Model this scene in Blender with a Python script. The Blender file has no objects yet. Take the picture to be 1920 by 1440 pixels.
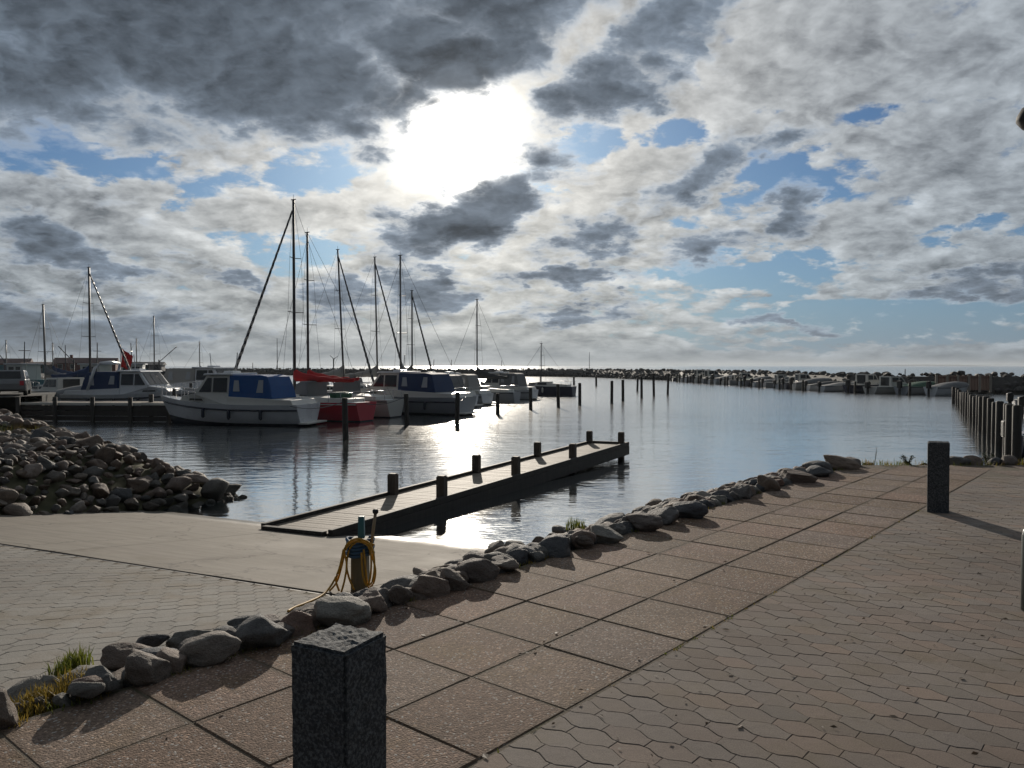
import bpy, bmesh, math, random
from mathutils import Vector, Matrix, noise as mnoise
random.seed(7)
R = math.radians
sc = bpy.context.scene
col = sc.collection

# ------------------------------------------------------------------ camera
F_PX, CAM_H = 1470.0, 1.65
PITCH = math.atan(34 / F_PX)
cam_d = bpy.data.cameras.new('camera')
cam_d.sensor_width = 36.0
cam_d.lens = 36.0 * F_PX / 1920.0
cam_d.clip_start, cam_d.clip_end = 0.05, 60000
cam = bpy.data.objects.new('camera', cam_d)
cam.location = (0, 0, CAM_H)
cam.rotation_euler = (R(90) - PITCH, 0, 0)
col.objects.link(cam)
sc.camera = cam

# ------------------------------------------------------------------ sun, exposure
SUN_AZ, SUN_EL = R(-3.9), R(16.3)          # azimuth from +Y towards +X
SUN = Vector((math.sin(SUN_AZ) * math.cos(SUN_EL), math.cos(SUN_AZ) * math.cos(SUN_EL), math.sin(SUN_EL)))
sun_d = bpy.data.lights.new('sun', 'SUN')
sun_d.energy = 3.0
sun_d.angle = R(0.6)
sun_d.color = (1.0, 0.90, 0.77)
sun = bpy.data.objects.new('sun', sun_d)
sun.rotation_euler = SUN.to_track_quat('Z', 'Y').to_euler()
sun.location = (0, 0, 60)
col.objects.link(sun)
vs = sc.view_settings
vs.view_transform = 'Standard'; vs.look = 'None'; vs.exposure = 0.2; vs.gamma = 1.0
vs.use_curve_mapping = False
sc.cycles.use_denoising = True
sc.cycles.max_bounces = 4
sc.cycles.diffuse_bounces = 2
sc.cycles.glossy_bounces = 3
sc.cycles.transmission_bounces = 2
sc.cycles.volume_bounces = 0
sc.cycles.use_adaptive_sampling = True
sc.cycles.adaptive_threshold = 0.015
sc.cycles.sample_clamp_indirect = 6.0
sc.cycles.caustics_reflective = False
sc.cycles.caustics_refractive = False


def ray(px, py):
    u = (px - 960) / F_PX; v = (720 - py) / F_PX
    c, s = math.cos(PITCH), math.sin(PITCH)
    return Vector((u, c + v * s, v * c - s))


def gp(px, py, z=0.0):
    d = ray(px, py); t = (z - CAM_H) / d.z
    return Vector((d.x * t, d.y * t, z))


def at_depth(px, py, Y):
    d = ray(px, py); t = Y / d.y
    return Vector((d.x * t, Y, CAM_H + d.z * t))


# ------------------------------------------------------------------ node helper
class NT:
    def __init__(self, tree):
        self.t = tree; self.n = tree.nodes; self.l = tree.links

    def _in(self, sock, v):
        if v is None: return
        if hasattr(v, 'is_linked'): self.l.new(v, sock)
        elif isinstance(v, (tuple, list)) and len(v) == 3 and sock.type == 'RGBA': sock.default_value = (*v, 1)
        else: sock.default_value = v

    def math(self, op, a, b=None, c=None, clamp=False):
        n = self.n.new('ShaderNodeMath'); n.operation = op; n.use_clamp = clamp
        self._in(n.inputs[0], a); self._in(n.inputs[1], b); self._in(n.inputs[2], c)
        return n.outputs[0]

    def vmath(self, op, a, b=None):
        n = self.n.new('ShaderNodeVectorMath'); n.operation = op
        self._in(n.inputs[0], a); self._in(n.inputs[1], b)
        return n.outputs['Value'] if op in ('DOT_PRODUCT', 'LENGTH', 'DISTANCE') else n.outputs[0]

    def scale(self, a, s):
        n = self.n.new('ShaderNodeVectorMath'); n.operation = 'SCALE'
        self._in(n.inputs[0], a); self._in(n.inputs['Scale'], s); return n.outputs[0]

    def comb(self, x, y, z):
        n = self.n.new('ShaderNodeCombineXYZ')
        for i, v in enumerate((x, y, z)): self._in(n.inputs[i], v)
        return n.outputs[0]

    def sep(self, v):
        n = self.n.new('ShaderNodeSeparateXYZ'); self._in(n.inputs[0], v); return n.outputs

    def noise(self, vec, scale, detail=4, rough=0.5, dist=0.0, color=False, lac=2.0, dims='3D'):
        n = self.n.new('ShaderNodeTexNoise'); n.noise_dimensions = dims
        self._in(n.inputs['Vector'], vec)
        for k, v in (('Scale', scale), ('Detail', detail), ('Roughness', rough), ('Distortion', dist), ('Lacunarity', lac)):
            self._in(n.inputs[k], v)
        return n.outputs['Color' if color else 'Fac']

    def voro(self, vec, scale, feature='F1', out='Distance', rnd=1.0):
        n = self.n.new('ShaderNodeTexVoronoi'); n.feature = feature
        self._in(n.inputs['Vector'], vec); n.inputs['Scale'].default_value = scale
        n.inputs['Randomness'].default_value = rnd
        return n.outputs[out]

    def smooth(self, v, a, b, lo=0.0, hi=1.0):
        n = self.n.new('ShaderNodeMapRange'); n.interpolation_type = 'SMOOTHSTEP'
        self._in(n.inputs[0], v)
        for i, k in enumerate((a, b, lo, hi)): self._in(n.inputs[i + 1], k)
        return n.outputs[0]

    def lin(self, v, a, b, lo=0.0, hi=1.0):
        n = self.n.new('ShaderNodeMapRange')
        self._in(n.inputs[0], v)
        for i, k in enumerate((a, b, lo, hi)): self._in(n.inputs[i + 1], k)
        return n.outputs[0]

    def mix(self, f, a, b, blend='MIX'):
        n = self.n.new('ShaderNodeMix'); n.data_type = 'RGBA'; n.blend_type = blend
        self._in(n.inputs[0], f); self._in(n.inputs[6], a); self._in(n.inputs[7], b)
        return n.outputs[2]

    def ramp(self, f, stops):
        n = self.n.new('ShaderNodeValToRGB'); self._in(n.inputs[0], f)
        e = n.color_ramp.elements
        while len(e) < len(stops): e.new(0.5)
        for k, (p, c) in enumerate(stops):
            e[k].position = p; e[k].color = (*c, 1)
        return n.outputs[0]

    def bump(self, h, strength=0.5, distance=0.01, normal=None):
        n = self.n.new('ShaderNodeBump')
        self._in(n.inputs['Strength'], strength); self._in(n.inputs['Distance'], distance)
        self._in(n.inputs['Height'], h); self._in(n.inputs['Normal'], normal)
        return n.outputs[0]


# ------------------------------------------------------------------ world: daylight sky with broken cloud
SKY_K = 0.1
world = bpy.data.worlds.new('World')
sc.world = world
world.use_nodes = True
wt = NT(world.node_tree)
wt.n.clear()
world.cycles.sampling_method = 'MANUAL'; world.cycles.sample_map_resolution = 256
wout = wt.n.new('ShaderNodeOutputWorld')
bg = wt.n.new('ShaderNodeBackground'); bg.inputs['Strength'].default_value = SKY_K
wt.l.new(bg.outputs[0], wout.inputs[0])
sky = wt.n.new('ShaderNodeTexSky'); sky.sky_type = 'NISHITA'
sky.sun_disc = False
sky.sun_elevation = SUN_EL; sky.sun_rotation = SUN_AZ
sky.air_density = 1.0; sky.dust_density = 0.6; sky.ozone_density = 2.0


BASE_TINT = (0.19, 0.30, 0.45)
# dark cloud masses and blue gaps: where each stands in the sky, its size, tilt and weight
DARK = [
    (120, -120, 1250, 420, 0, 1.0), (520, 150, 470, 170, -4, 1.0), (700, 190, 230, 90, -8, 0.85), (20, 120, 420, 190, -6, 0.8), (900, -40, 330, 220, 0, 0.95), (835, 95, 330, 110, -4, 1.0),
    (1125, 180, 190, 90, 18, 0.85), (1265, 75, 240, 100, 35, 0.75),
    (890, 398, 300, 100, 24, 1.0), (1300, 320, 190, 72, 22, 0.72), (1450, 262, 110, 48, 25, 0.58),
    (1485, 390, 110, 78, 30, 0.74), (1120, 450, 170, 62, 10, 0.76), (1310, 470, 140, 62, 10, 0.66),
    (1065, 525, 200, 46, 0, 0.80), (815, 540, 180, 60, 0, 0.78), (635, 560, 110, 80, 0, 0.62),
    (80, 455, 170, 62, 0, 0.78), (215, 497, 150, 48, 0, 0.70), (430, 522, 130, 34, 0, 0.66),
    (1085, 590, 200, 38, 0, 0.70), (60, 620, 460, 85, 0, 0.80), (1850, 548, 260, 40, 3, 0.70), (1450, 612, 150, 28, 0, 0.58)]
GAPS = [
    (80, 275, 150, 62, 0, 0.78), (290, 332, 250, 46, 0, 0.82), (610, 325, 180, 68, 6, 0.85),
    (560, 478, 190, 48, 0, 0.85), (1085, 290, 120, 62, 18, 1.0), (1500, 325, 190, 78, -5, 1.1),
    (1400, 515, 300, 62, 0, 1.05), (1650, 605, 560, 66, 0, 1.0), (1250, 245, 90, 34, 0, 0.7),
    (1570, 215, 230, 30, -6, 0.65), (1840, 430, 190, 30, -6, 0.75), (1250, 560, 180, 38, 0, 0.6), (1380, 390, 150, 36, 10, 0.6)]


def build_sky():
    w = wt
    tc = w.n.new('ShaderNodeTexCoord')
    D = w.vmath('NORMALIZE', tc.outputs['Generated'])
    s = w.sep(D); dx, dy, dz = s[0], s[1], s[2]
    az = w.math('ARCTAN2', dx, dy)
    el = w.math('ARCSINE', dz)
    P0 = w.comb(az, el, 0.0)
    # ragged cloud edges
    def deck(v, k=0.30):
        q = w.sep(v)
        iv = w.math('DIVIDE', 1.0, w.math('ADD', w.math('MAXIMUM', q[2], 0.0), k))
        return w.comb(w.math('MULTIPLY', q[0], iv), w.math('MULTIPLY', q[1], iv), 0.0)
    p = deck(D)
    dsun = w.vmath('DOT_PRODUCT', D, tuple(SUN))
    tow = w.vmath('NORMALIZE', w.vmath('SUBTRACT', tuple(SUN), w.scale(D, dsun)))
    p2 = deck(w.vmath('ADD', D, w.scale(tow, 0.013)))
    wn = w.noise(p, 4.2, 6, 0.62, color=True)
    wv = w.vmath('SUBTRACT', wn, (0.5, 0.5, 0.5))
    P = w.vmath('ADD', P0, w.vmath('MULTIPLY', wv, (0.20, 0.11, 0.0)))

    def blobs(lst):
        tot = None
        for (cx, cy, rx, ry, rot, wgt) in lst:
            d = ray(cx, cy).normalized()
            m = w.n.new('ShaderNodeMapping'); m.vector_type = 'TEXTURE'
            w._in(m.inputs['Vector'], P)
            m.inputs['Location'].default_value = (math.atan2(d.x, d.y), math.asin(d.z), 0)
            m.inputs['Rotation'].default_value = (0, 0, R(rot))
            m.inputs['Scale'].default_value = (rx * 1.08 / F_PX, ry * 1.08 / F_PX, 1)
            v = w.smooth(w.vmath('LENGTH', m.outputs[0]), 1.0, 0.1, 0.0, wgt)
            tot = v if tot is None else w.math('MAXIMUM', tot, v)
        return tot

    dark = blobs(DARK)
    gaps = blobs(GAPS)
    # cloud lumps, evaluated again a little nearer the sun for their lit edges
    wz = w.scale(wv, 0.10)
    nA = w.noise(w.vmath('ADD', p, wz), 4.6, 9, 0.60)
    nA2 = w.noise(w.vmath('ADD', p2, wz), 4.6, 5, 0.60)
    relief = w.math('SUBTRACT', nA, nA2)
    nE = w.noise(w.vmath('ADD', p, wz), 13.0, 6, 0.60)
    bil = w.math('ABSOLUTE', w.math('MULTIPLY', w.math('SUBTRACT', w.noise(w.vmath('ADD', p2, wz), 9.0, 4, 0.55), 0.5), 2.0))
    dot = w.math('MAXIMUM', w.vmath('DOT_PRODUCT', D, tuple(SUN)), -1.0)
    dotp = w.math('MAXIMUM', dot, 0.0)
    fwd = w.math('POWER', w.math('MULTIPLY', w.math('ADD', dot, 1.0), 0.5), 3.0)     # forward scattering
    g_core = w.math('MULTIPLY', w.math('POWER', dotp, 700), 3.2)
    g_mid = w.math('ADD', w.math('MULTIPLY', w.math('POWER', dotp, 170), 0.22), w.math('MULTIPLY', w.math('POWER', dotp, 40), 0.20))
    glow = w.math('ADD', g_core, g_mid)
    up = 1.0 / SKY_K

    # bright middle deck with blue gaps
    veil_in = w.math('ADD', w.math('ADD', w.math('MULTIPLY', nA, 0.60), w.math('MULTIPLY', nE, 0.40)), 0.13)
    veil_in = w.math('SUBTRACT', veil_in, w.math('MULTIPLY', gaps, 0.26))
    veil = w.smooth(veil_in, 0.425, 0.545)
    thick = w.smooth(w.math('ADD', veil_in, w.math('MULTIPLY', dark, 0.22)), 0.48, 0.82)
    # low dark cloud
    lump = w.math('ADD', w.math('MULTIPLY', w.math('SUBTRACT', nE, 0.5), 0.32), w.math('MULTIPLY', w.math('SUBTRACT', bil, 0.17), 0.50))
    k_in = w.math('ADD', w.math('MULTIPLY', dark, 0.80), w.math('ADD', w.math('MULTIPLY', w.math('SUBTRACT', nA, 0.5), 0.66), lump))
    K = w.smooth(k_in, 0.13, 0.47)
    rim = w.math('MULTIPLY', w.math('MULTIPLY', K, w.math('SUBTRACT', 1.0, K)), w.math('MULTIPLY', fwd, 0.42))      # sunlit fringes
    Kthick = w.smooth(k_in, 0.26, 0.72)

    base = w.mix(1.0, sky.outputs[0], BASE_TINT, 'MULTIPLY')
    lowb = w.math('POWER', 2.718, w.math('MULTIPLY', w.math('MAXIMUM', el, 0.0), -8.0))
    base = w.mix(w.math('MULTIPLY', lowb, 0.85), base, w.scale((0.20, 0.32, 0.46), w.math('MULTIPLY', w.math('ADD', 0.5, w.math('MULTIPLY', fwd, 0.5)), up)))
    base = w.mix(1.0, base, w.scale((1.0, 0.95, 0.85), w.math('MULTIPLY', glow, 0.5 * up)), 'ADD')
    lum = w.math('ADD', 0.12, w.math('MULTIPLY', fwd, 0.395))
    k1 = w.math('ADD', 1.0, w.math('MULTIPLY', relief, 3.0))
    k1 = w.math('ADD', k1, w.math('MULTIPLY', w.math('SUBTRACT', nE, 0.5), 0.34))
    k1 = w.math('ADD', k1, w.math('MULTIPLY', w.math('SUBTRACT', bil, 0.17), 0.55))
    k1 = w.math('SUBTRACT', k1, w.math('MULTIPLY', thick, 0.48))
    lum = w.math('MULTIPLY', lum, w.math('MAXIMUM', k1, 0.25))
    lum = w.math('ADD', lum, w.math('MULTIPLY', w.math('POWER', dotp, 26), 0.14))
    veil_c = w.scale(w.mix(w.math('POWER', dotp, 9), (0.88, 0.985, 1.08), (1.03, 0.985, 0.90)), w.math('MULTIPLY', lum, up))
    veil_c = w.mix(1.0, veil_c, w.scale((1.0, 0.94, 0.82), w.math('MULTIPLY', glow, up)), 'ADD')
    c = w.mix(w.math('MULTIPLY', veil, 0.90), base, veil_c)
    # thin fringes let the light through, thick hearts are slate grey
    dl = w.math('ADD', w.math('MULTIPLY', w.math('SUBTRACT', 1.0, Kthick), 0.19), 0.080)
    dl = w.math('ADD', dl, w.math('MULTIPLY', relief, 0.40))
    dl = w.math('ADD', dl, w.math('MULTIPLY', w.math('SUBTRACT', nE, 0.5), 0.07))
    dl = w.math('ADD', dl, w.math('MULTIPLY', w.math('POWER', dotp, 12), 0.035))
    dl = w.math('MAXIMUM', dl, 0.045)
    dark_c = w.scale((0.78, 0.97, 1.22), w.math('MULTIPLY', dl, up))
    thru = w.math('MULTIPLY', w.math('POWER', w.math('SUBTRACT', 1.0, w.math('MULTIPLY', Kthick, 0.985)), 1.6), up)
    dark_c = w.mix(1.0, dark_c, w.scale((1.0, 0.93, 0.82), w.math('MULTIPLY', w.math('MULTIPLY', glow, 0.6), thru)), 'ADD')
    c = w.mix(w.math('MULTIPLY', K, 0.97), c, dark_c)
    c = w.mix(1.0, c, w.scale((1.0, 0.98, 0.93), w.math('MULTIPLY', rim, up)), 'ADD')
    # sea haze low over the horizon
    hz = w.math('POWER', 2.718, w.math('MULTIPLY', w.math('MAXIMUM', el, 0.0), -25.0))
    hz_l = w.math('ADD', 0.09, w.math('MULTIPLY', fwd, 0.15))
    hz_c = w.scale((0.86, 1.0, 1.13), w.math('MULTIPLY', hz_l, up))
    c = w.mix(w.math('MULTIPLY', hz, 0.85), c, hz_c)
    w.l.new(c, bg.inputs['Color'])


build_sky()


# ------------------------------------------------------------------ materials
def new_mat(name):
    m = bpy.data.materials.new(name); m.use_nodes = True
    t = NT(m.node_tree); t.n.clear()
    o = t.n.new('ShaderNodeOutputMaterial'); b = t.n.new('ShaderNodeBsdfPrincipled')
    t.l.new(b.outputs[0], o.inputs[0])
    return m, t, b


def coords(t, kind='Object'):
    n = t.n.new('ShaderNodeTexCoord'); return n.outputs[kind]


def wpos(t):
    return t.n.new('ShaderNodeNewGeometry').outputs['Position']


def rnd(t):
    oi = t.n.new('ShaderNodeObjectInfo').outputs['Random']
    isl = t.n.new('ShaderNodeNewGeometry').outputs['Random Per Island']
    return t.math('FRACT', t.math('ADD', oi, isl))


def paint(name, c, rough=0.4, var=0.12, scale=3.0, metallic=0.0, dirt=None, bump=0.0):
    m, t, b = new_mat(name)
    v = coords(t)
    n = t.noise(v, scale, 5, 0.6)
    lo = tuple(x * (1 - var) for x in c); hi = tuple(min(1, x * (1 + var)) for x in c)
    cc = t.mix(n, lo, hi)
    if dirt:
        d = t.smooth(t.noise(v, scale * 2.3, 6, 0.65), 0.48, 0.72, 0, 0.75)
        cc = t.mix(d, cc, dirt)
    t.l.new(cc, b.inputs['Base Color'])
    t.l.new(t.lin(n, 0, 1, max(0.02, rough - 0.08), rough + 0.08), b.inputs['Roughness'])
    b.inputs['Metallic'].default_value = metallic
    if bump:
        t.l.new(t.bump(t.noise(v, scale * 8, 4, 0.6), 0.6, bump), b.inputs['Normal'])
    return m


M = {}


def stone_mat(name, tones, scale=1.0, lichen=0.3):
    m, t, b = new_mat(name)
    v = coords(t)
    r = rnd(t)
    vv = t.vmath('ADD', v, t.comb(t.math('MULTIPLY', r, 37.0), t.math('MULTIPLY', r, 11.0), 0.0))
    c = t.ramp(r, tones)
    n1 = t.noise(vv, 3.0 * scale, 6, 0.65)
    n2 = t.noise(vv, 38 * scale, 3, 0.6)
    c = t.mix(1.0, c, t.ramp(n1, [(0.25, (0.6, 0.6, 0.6)), (0.75, (1.35, 1.33, 1.3))]), 'MULTIPLY')
    c = t.mix(1.0, c, t.ramp(n2, [(0.3, (0.72, 0.72, 0.72)), (0.7, (1.25, 1.25, 1.25))]), 'MULTIPLY')
    li = t.smooth(t.noise(vv, 7 * scale, 5, 0.7), 0.60, 0.72, 0, lichen)
    c = t.mix(li, c, (0.30, 0.29, 0.22))
    wz_ = t.math('ADD', t.sep(wpos(t))[2], t.math('MULTIPLY', t.math('SUBTRACT', t.noise(wpos(t), 1.3, 4, 0.6), 0.5), 0.3))
    c = t.mix(t.smooth(wz_, -0.86, -1.06, 0, 0.8), c, (0.030, 0.030, 0.022))          # wet, weedy tide band
    t.l.new(c, b.inputs['Base Color'])
    b.inputs['Roughness'].default_value = 0.72
    h = t.math('ADD', t.math('MULTIPLY', n1, 1.0), t.math('MULTIPLY', n2, 0.22))
    h = t.math('ADD', h, t.math('MULTIPLY', t.noise(vv, 11 * scale, 5, 0.7), 0.6))
    t.l.new(t.bump(h, 0.9, 0.05), b.inputs['Normal'])
    return m


M['stone'] = stone_mat('fieldstone', [(0.0, (0.150, 0.100, 0.072)), (0.2, (0.165, 0.165, 0.165)), (0.4, (0.225, 0.165, 0.122)),
                                      (0.6, (0.085, 0.092, 0.105)), (0.8, (0.26, 0.245, 0.215)), (1.0, (0.27, 0.170, 0.130))], 1.0, 0.35)
M['rip'] = stone_mat('riprap', [(0.0, (0.120, 0.085, 0.062)), (0.2, (0.185, 0.138, 0.108)), (0.4, (0.215, 0.180, 0.145)),
                                (0.55, (0.075, 0.080, 0.085)), (0.7, (0.145, 0.135, 0.120)), (0.85, (0.215, 0.150, 0.120)), (1.0, (0.36, 0.33, 0.30))], 1.0, 0.3)
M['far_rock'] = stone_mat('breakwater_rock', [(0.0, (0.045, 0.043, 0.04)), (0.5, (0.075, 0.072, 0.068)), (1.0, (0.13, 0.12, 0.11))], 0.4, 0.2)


def slab_mat():
    m, t, b = new_mat('exposed_aggregate_slab')
    v = wpos(t)
    r = rnd(t)
    c = t.ramp(r, [(0.0, (0.165, 0.112, 0.084)), (0.3, (0.215, 0.158, 0.122)), (0.55, (0.190, 0.150, 0.130)), (0.8, (0.232, 0.155, 0.118)), (1.0, (0.200, 0.152, 0.116))])
    big = t.noise(v, 0.9, 5, 0.6)
    c = t.mix(1.0, c, t.ramp(big, [(0.28, (0.68, 0.65, 0.62)), (0.72, (1.28, 1.26, 1.24))]), 'MULTIPLY')
    ochre = t.smooth(t.noise(v, 1.5, 6, 0.68), 0.48, 0.68, 0, 0.75)
    c = t.mix(ochre, c, (0.17, 0.115, 0.065))
    pe = t.voro(v, 105, 'F1', 'Color')
    ps = t.sep(pe)
    c = t.mix(1.0, c, t.ramp(ps[0], [(0.0, (0.62, 0.60, 0.58)), (0.55, (0.95, 0.94, 0.92)), (0.9, (1.25, 1.23, 1.2)), (1.0, (2.4, 2.4, 2.35))]), 'MULTIPLY')
    pale_chip = t.math('GREATER_THAN', ps[1], 0.965)
    c = t.mix(t.math('MULTIPLY', pale_chip, 0.7), c, (0.50, 0.49, 0.46))  # scattered pale chips of the aggregate
    so = t.sep(coords(t))                                # grime gathered along the joints
    ex = t.math('MAXIMUM', t.math('ABSOLUTE', so[0]), t.math('ABSOLUTE', so[1]))
    ex = t.math('ADD', ex, t.math('MULTIPLY', t.math('SUBTRACT', t.noise(v, 7, 5, 0.7), 0.5), 0.09))
    c = t.mix(t.smooth(ex, 0.262, 0.312, 0, 0.65), c, (0.095, 0.070, 0.045))
    t.l.new(c, b.inputs['Base Color'])
    b.inputs['Roughness'].default_value = 0.85; b.inputs['Specular IOR Level'].default_value = 0.25
    d = t.voro(v, 105, 'F1', 'Distance')
    t.l.new(t.bump(t.math('SUBTRACT', 1.0, d), 0.7, 0.004), b.inputs['Normal'])
    return m


M['slab'] = slab_mat()


def paver_mat(name, tones, tint=(1, 1, 1)):
    m, t, b = new_mat(name)
    v = wpos(t)
    r = rnd(t)
    c = t.ramp(r, tones)
    big = t.noise(v, 0.55, 5, 0.6)
    c = t.mix(1.0, c, t.ramp(big, [(0.28, (0.72, 0.70, 0.69)), (0.72, (1.26, 1.25, 1.24))]), 'MULTIPLY')
    st = t.smooth(t.noise(v, 1.1, 6, 0.68), 0.47, 0.70, 0, 0.75)
    c = t.mix(st, c, (0.155, 0.125, 0.085))
    fine = t.noise(v, 160, 3, 0.7)
    c = t.mix(1.0, c, t.ramp(fine, [(0.3, (0.74, 0.74, 0.74)), (0.7, (1.22, 1.22, 1.22))]), 'MULTIPLY')
    c = t.mix(1.0, c, tuple(1.10 * x for x in tint), 'MULTIPLY')
    t.l.new(c, b.inputs['Base Color'])
    b.inputs['Roughness'].default_value = 0.85; b.inputs['Specular IOR Level'].default_value = 0.22
    h = t.math('ADD', fine, t.math('MULTIPLY', t.noise(v, 22, 4, 0.6), 1.0))
    t.l.new(t.bump(h, 0.55, 0.004), b.inputs['Normal'])
    return m


M['paver'] = paver_mat('concrete_paver', [(0.0, (0.170, 0.137, 0.113)), (0.3, (0.220, 0.190, 0.165)), (0.6, (0.195, 0.170, 0.152)),
                                          (0.85, (0.235, 0.180, 0.145)), (1.0, (0.175, 0.155, 0.135))])
M['ramp_paver'] = paver_mat('ramp_paver', [(0.0, (0.215, 0.205, 0.185)), (0.5, (0.245, 0.235, 0.215)), (1.0, (0.225, 0.205, 0.18))])


def soil_mat(name, a, b_, scale=6.0):
    m, t, b = new_mat(name)
    v = wpos(t)
    n = t.noise(v, scale, 7, 0.68)
    c = t.ramp(n, [(0.3, a), (0.7, b_)])
    moss = t.smooth(t.noise(v, 2.2, 5, 0.6), 0.52, 0.66, 0, 0.6)
    c = t.mix(moss, c, (0.075, 0.072, 0.03))
    t.l.new(c, b.inputs['Base Color'])
    b.inputs['Roughness'].default_value = 0.95
    t.l.new(t.bump(t.noise(v, 40, 4, 0.7), 0.8, 0.01), b.inputs['Normal'])
    return m


M['joint'] = soil_mat('joint_sand', (0.090, 0.070, 0.050), (0.160, 0.128, 0.092))
M['soil'] = soil_mat('bank_soil', (0.06, 0.05, 0.035), (0.13, 0.105, 0.08))
M['grassy'] = soil_mat('grassy_ground', (0.06, 0.065, 0.03), (0.13, 0.115, 0.065), 3.0)
M['asphalt'] = soil_mat('quay_asphalt', (0.05, 0.05, 0.048), (0.085, 0.083, 0.08), 3.0)


def concrete_mat():
    m, t, b = new_mat('ramp_concrete')
    v = wpos(t)
    n = t.noise(v, 0.7, 7, 0.65)
    c = t.ramp(n, [(0.28, (0.185, 0.162, 0.135)), (0.5, (0.235, 0.21, 0.178)), (0.75, (0.285, 0.26, 0.228))])
    # brushed grooves across the slope
    s = t.vmath('MULTIPLY', v, (-0.423, -0.906, 0))
    rr = t.vmath('DOT_PRODUCT', v, (-0.423, -0.906, 0.0))
    streak = t.noise(t.comb(t.math('MULTIPLY', rr, 9.0), t.math('MULTIPLY', t.vmath('DOT_PRODUCT', v, (-0.906, 0.423, 0.0)), 0.9), 0.0), 1.0, 5, 0.6)
    c = t.mix(1.0, c, t.ramp(streak, [(0.3, (0.80, 0.79, 0.77)), (0.7, (1.16, 1.15, 1.13))]), 'MULTIPLY')
    rw = t.math('ADD', t.math('ADD', rr, 10.994), t.math('MULTIPLY', t.math('SUBTRACT', t.noise(v, 1.1, 5, 0.6), 0.5), 0.9))
    wet = t.smooth(rw, 0.75, 0.15)                      # tide-wet band at the water line
    qq = t.vmath('DOT_PRODUCT', v, (-0.906, 0.423, 0.0))
    track = t.math('MULTIPLY', t.smooth(t.math('ABSOLUTE', t.math('SUBTRACT', t.math('ABSOLUTE', t.math('SUBTRACT', qq, 6.4)), 0.85)), 0.22, 0.05), t.smooth(t.noise(v, 2.0, 5, 0.6), 0.35, 0.65, 0.1, 0.5))
    c = t.mix(track, c, (0.16, 0.14, 0.115))
    stain = t.smooth(t.noise(v, 0.9, 7, 0.7, dist=0.8), 0.53, 0.66, 0, 0.55)
    c = t.mix(stain, c, (0.17, 0.145, 0.11))
    crack = t.smooth(t.voro(t.vmath('ADD', v, t.scale(t.noise(v, 1.5, 5, 0.6, color=True), 0.9)), 0.42, 'DISTANCE_TO_EDGE'), 0.010, 0.002, 0, 0.7)
    c = t.mix(crack, c, (0.07, 0.06, 0.05))
    c = t.mix(t.math('MULTIPLY', wet, 0.75), c, (0.085, 0.080, 0.060))
    t.l.new(c, b.inputs['Base Color'])
    t.l.new(t.math('SUBTRACT', t.lin(n, 0.3, 0.7, 0.75, 0.9), t.math('MULTIPLY', wet, 0.45)), b.inputs['Roughness']); b.inputs['Specular IOR Level'].default_value = 0.25
    t.l.new(t.bump(t.math('ADD', t.noise(v, 45, 4, 0.6), streak), 0.5, 0.006), b.inputs['Normal'])
    return m


M['concrete'] = concrete_mat()


def granite_mat():
    m, t, b = new_mat('rough_granite')
    v = coords(t)
    n0 = t.noise(v, 70, 4, 0.7)
    sp = t.smooth(t.noise(v, 95, 4, 0.65, dist=0.5), 0.44, 0.60)
    c = t.mix(sp, (0.045, 0.050, 0.056), (0.135, 0.145, 0.152))
    c = t.mix(1.0, c, t.ramp(n0, [(0.3, (0.6, 0.6, 0.6)), (0.7, (1.3, 1.3, 1.3))]), 'MULTIPLY')
    t.l.new(c, b.inputs['Base Color'])
    b.inputs['Roughness'].default_value = 0.8; b.inputs['Specular IOR Level'].default_value = 0.25
    t.l.new(t.bump(t.noise(v, 75, 5, 0.65), 0.8, 0.006), b.inputs['Normal'])
    return m


M['granite'] = granite_mat()


def wood_mat(name, a, b_, along=(1, 12, 12), rough=0.7):
    m, t, b = new_mat(name)
    v = t.vmath('MULTIPLY', coords(t), along)
    r = rnd(t)
    v = t.vmath('ADD', v, t.comb(t.math('MULTIPLY', r, 51.0), t.math('MULTIPLY', r, 17.0), 0.0))
    n = t.noise(v, 2.4, 6, 0.65)
    c = t.ramp(n, [(0.3, a), (0.7, b_)])
    c = t.mix(1.0, c, t.ramp(r, [(0.0, (0.82, 0.80, 0.78)), (1.0, (1.18, 1.17, 1.15))]), 'MULTIPLY')
    t.l.new(c, b.inputs['Base Color'])
    b.inputs['Roughness'].default_value = rough
    t.l.new(t.bump(n, 0.5, 0.006), b.inputs['Normal'])
    return m


M['plank'] = wood_mat('weathered_plank', (0.17, 0.14, 0.105), (0.28, 0.24, 0.19), (1, 14, 14))
M['dark_wood'] = wood_mat('tarred_timber', (0.016, 0.015, 0.014), (0.045, 0.040, 0.035), (9, 9, 1.2))
M['post_wood'] = wood_mat('post_timber', (0.040, 0.032, 0.025), (0.10, 0.082, 0.064), (10, 10, 1.2))
M['pile_wood'] = wood_mat('pile_timber', (0.014, 0.013, 0.012), (0.036, 0.032, 0.027), (8, 8, 0.8))
M['hose_post'] = wood_mat('hose_post_timber', (0.10, 0.095, 0.065), (0.17, 0.155, 0.11), (10, 10, 1.2))

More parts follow.
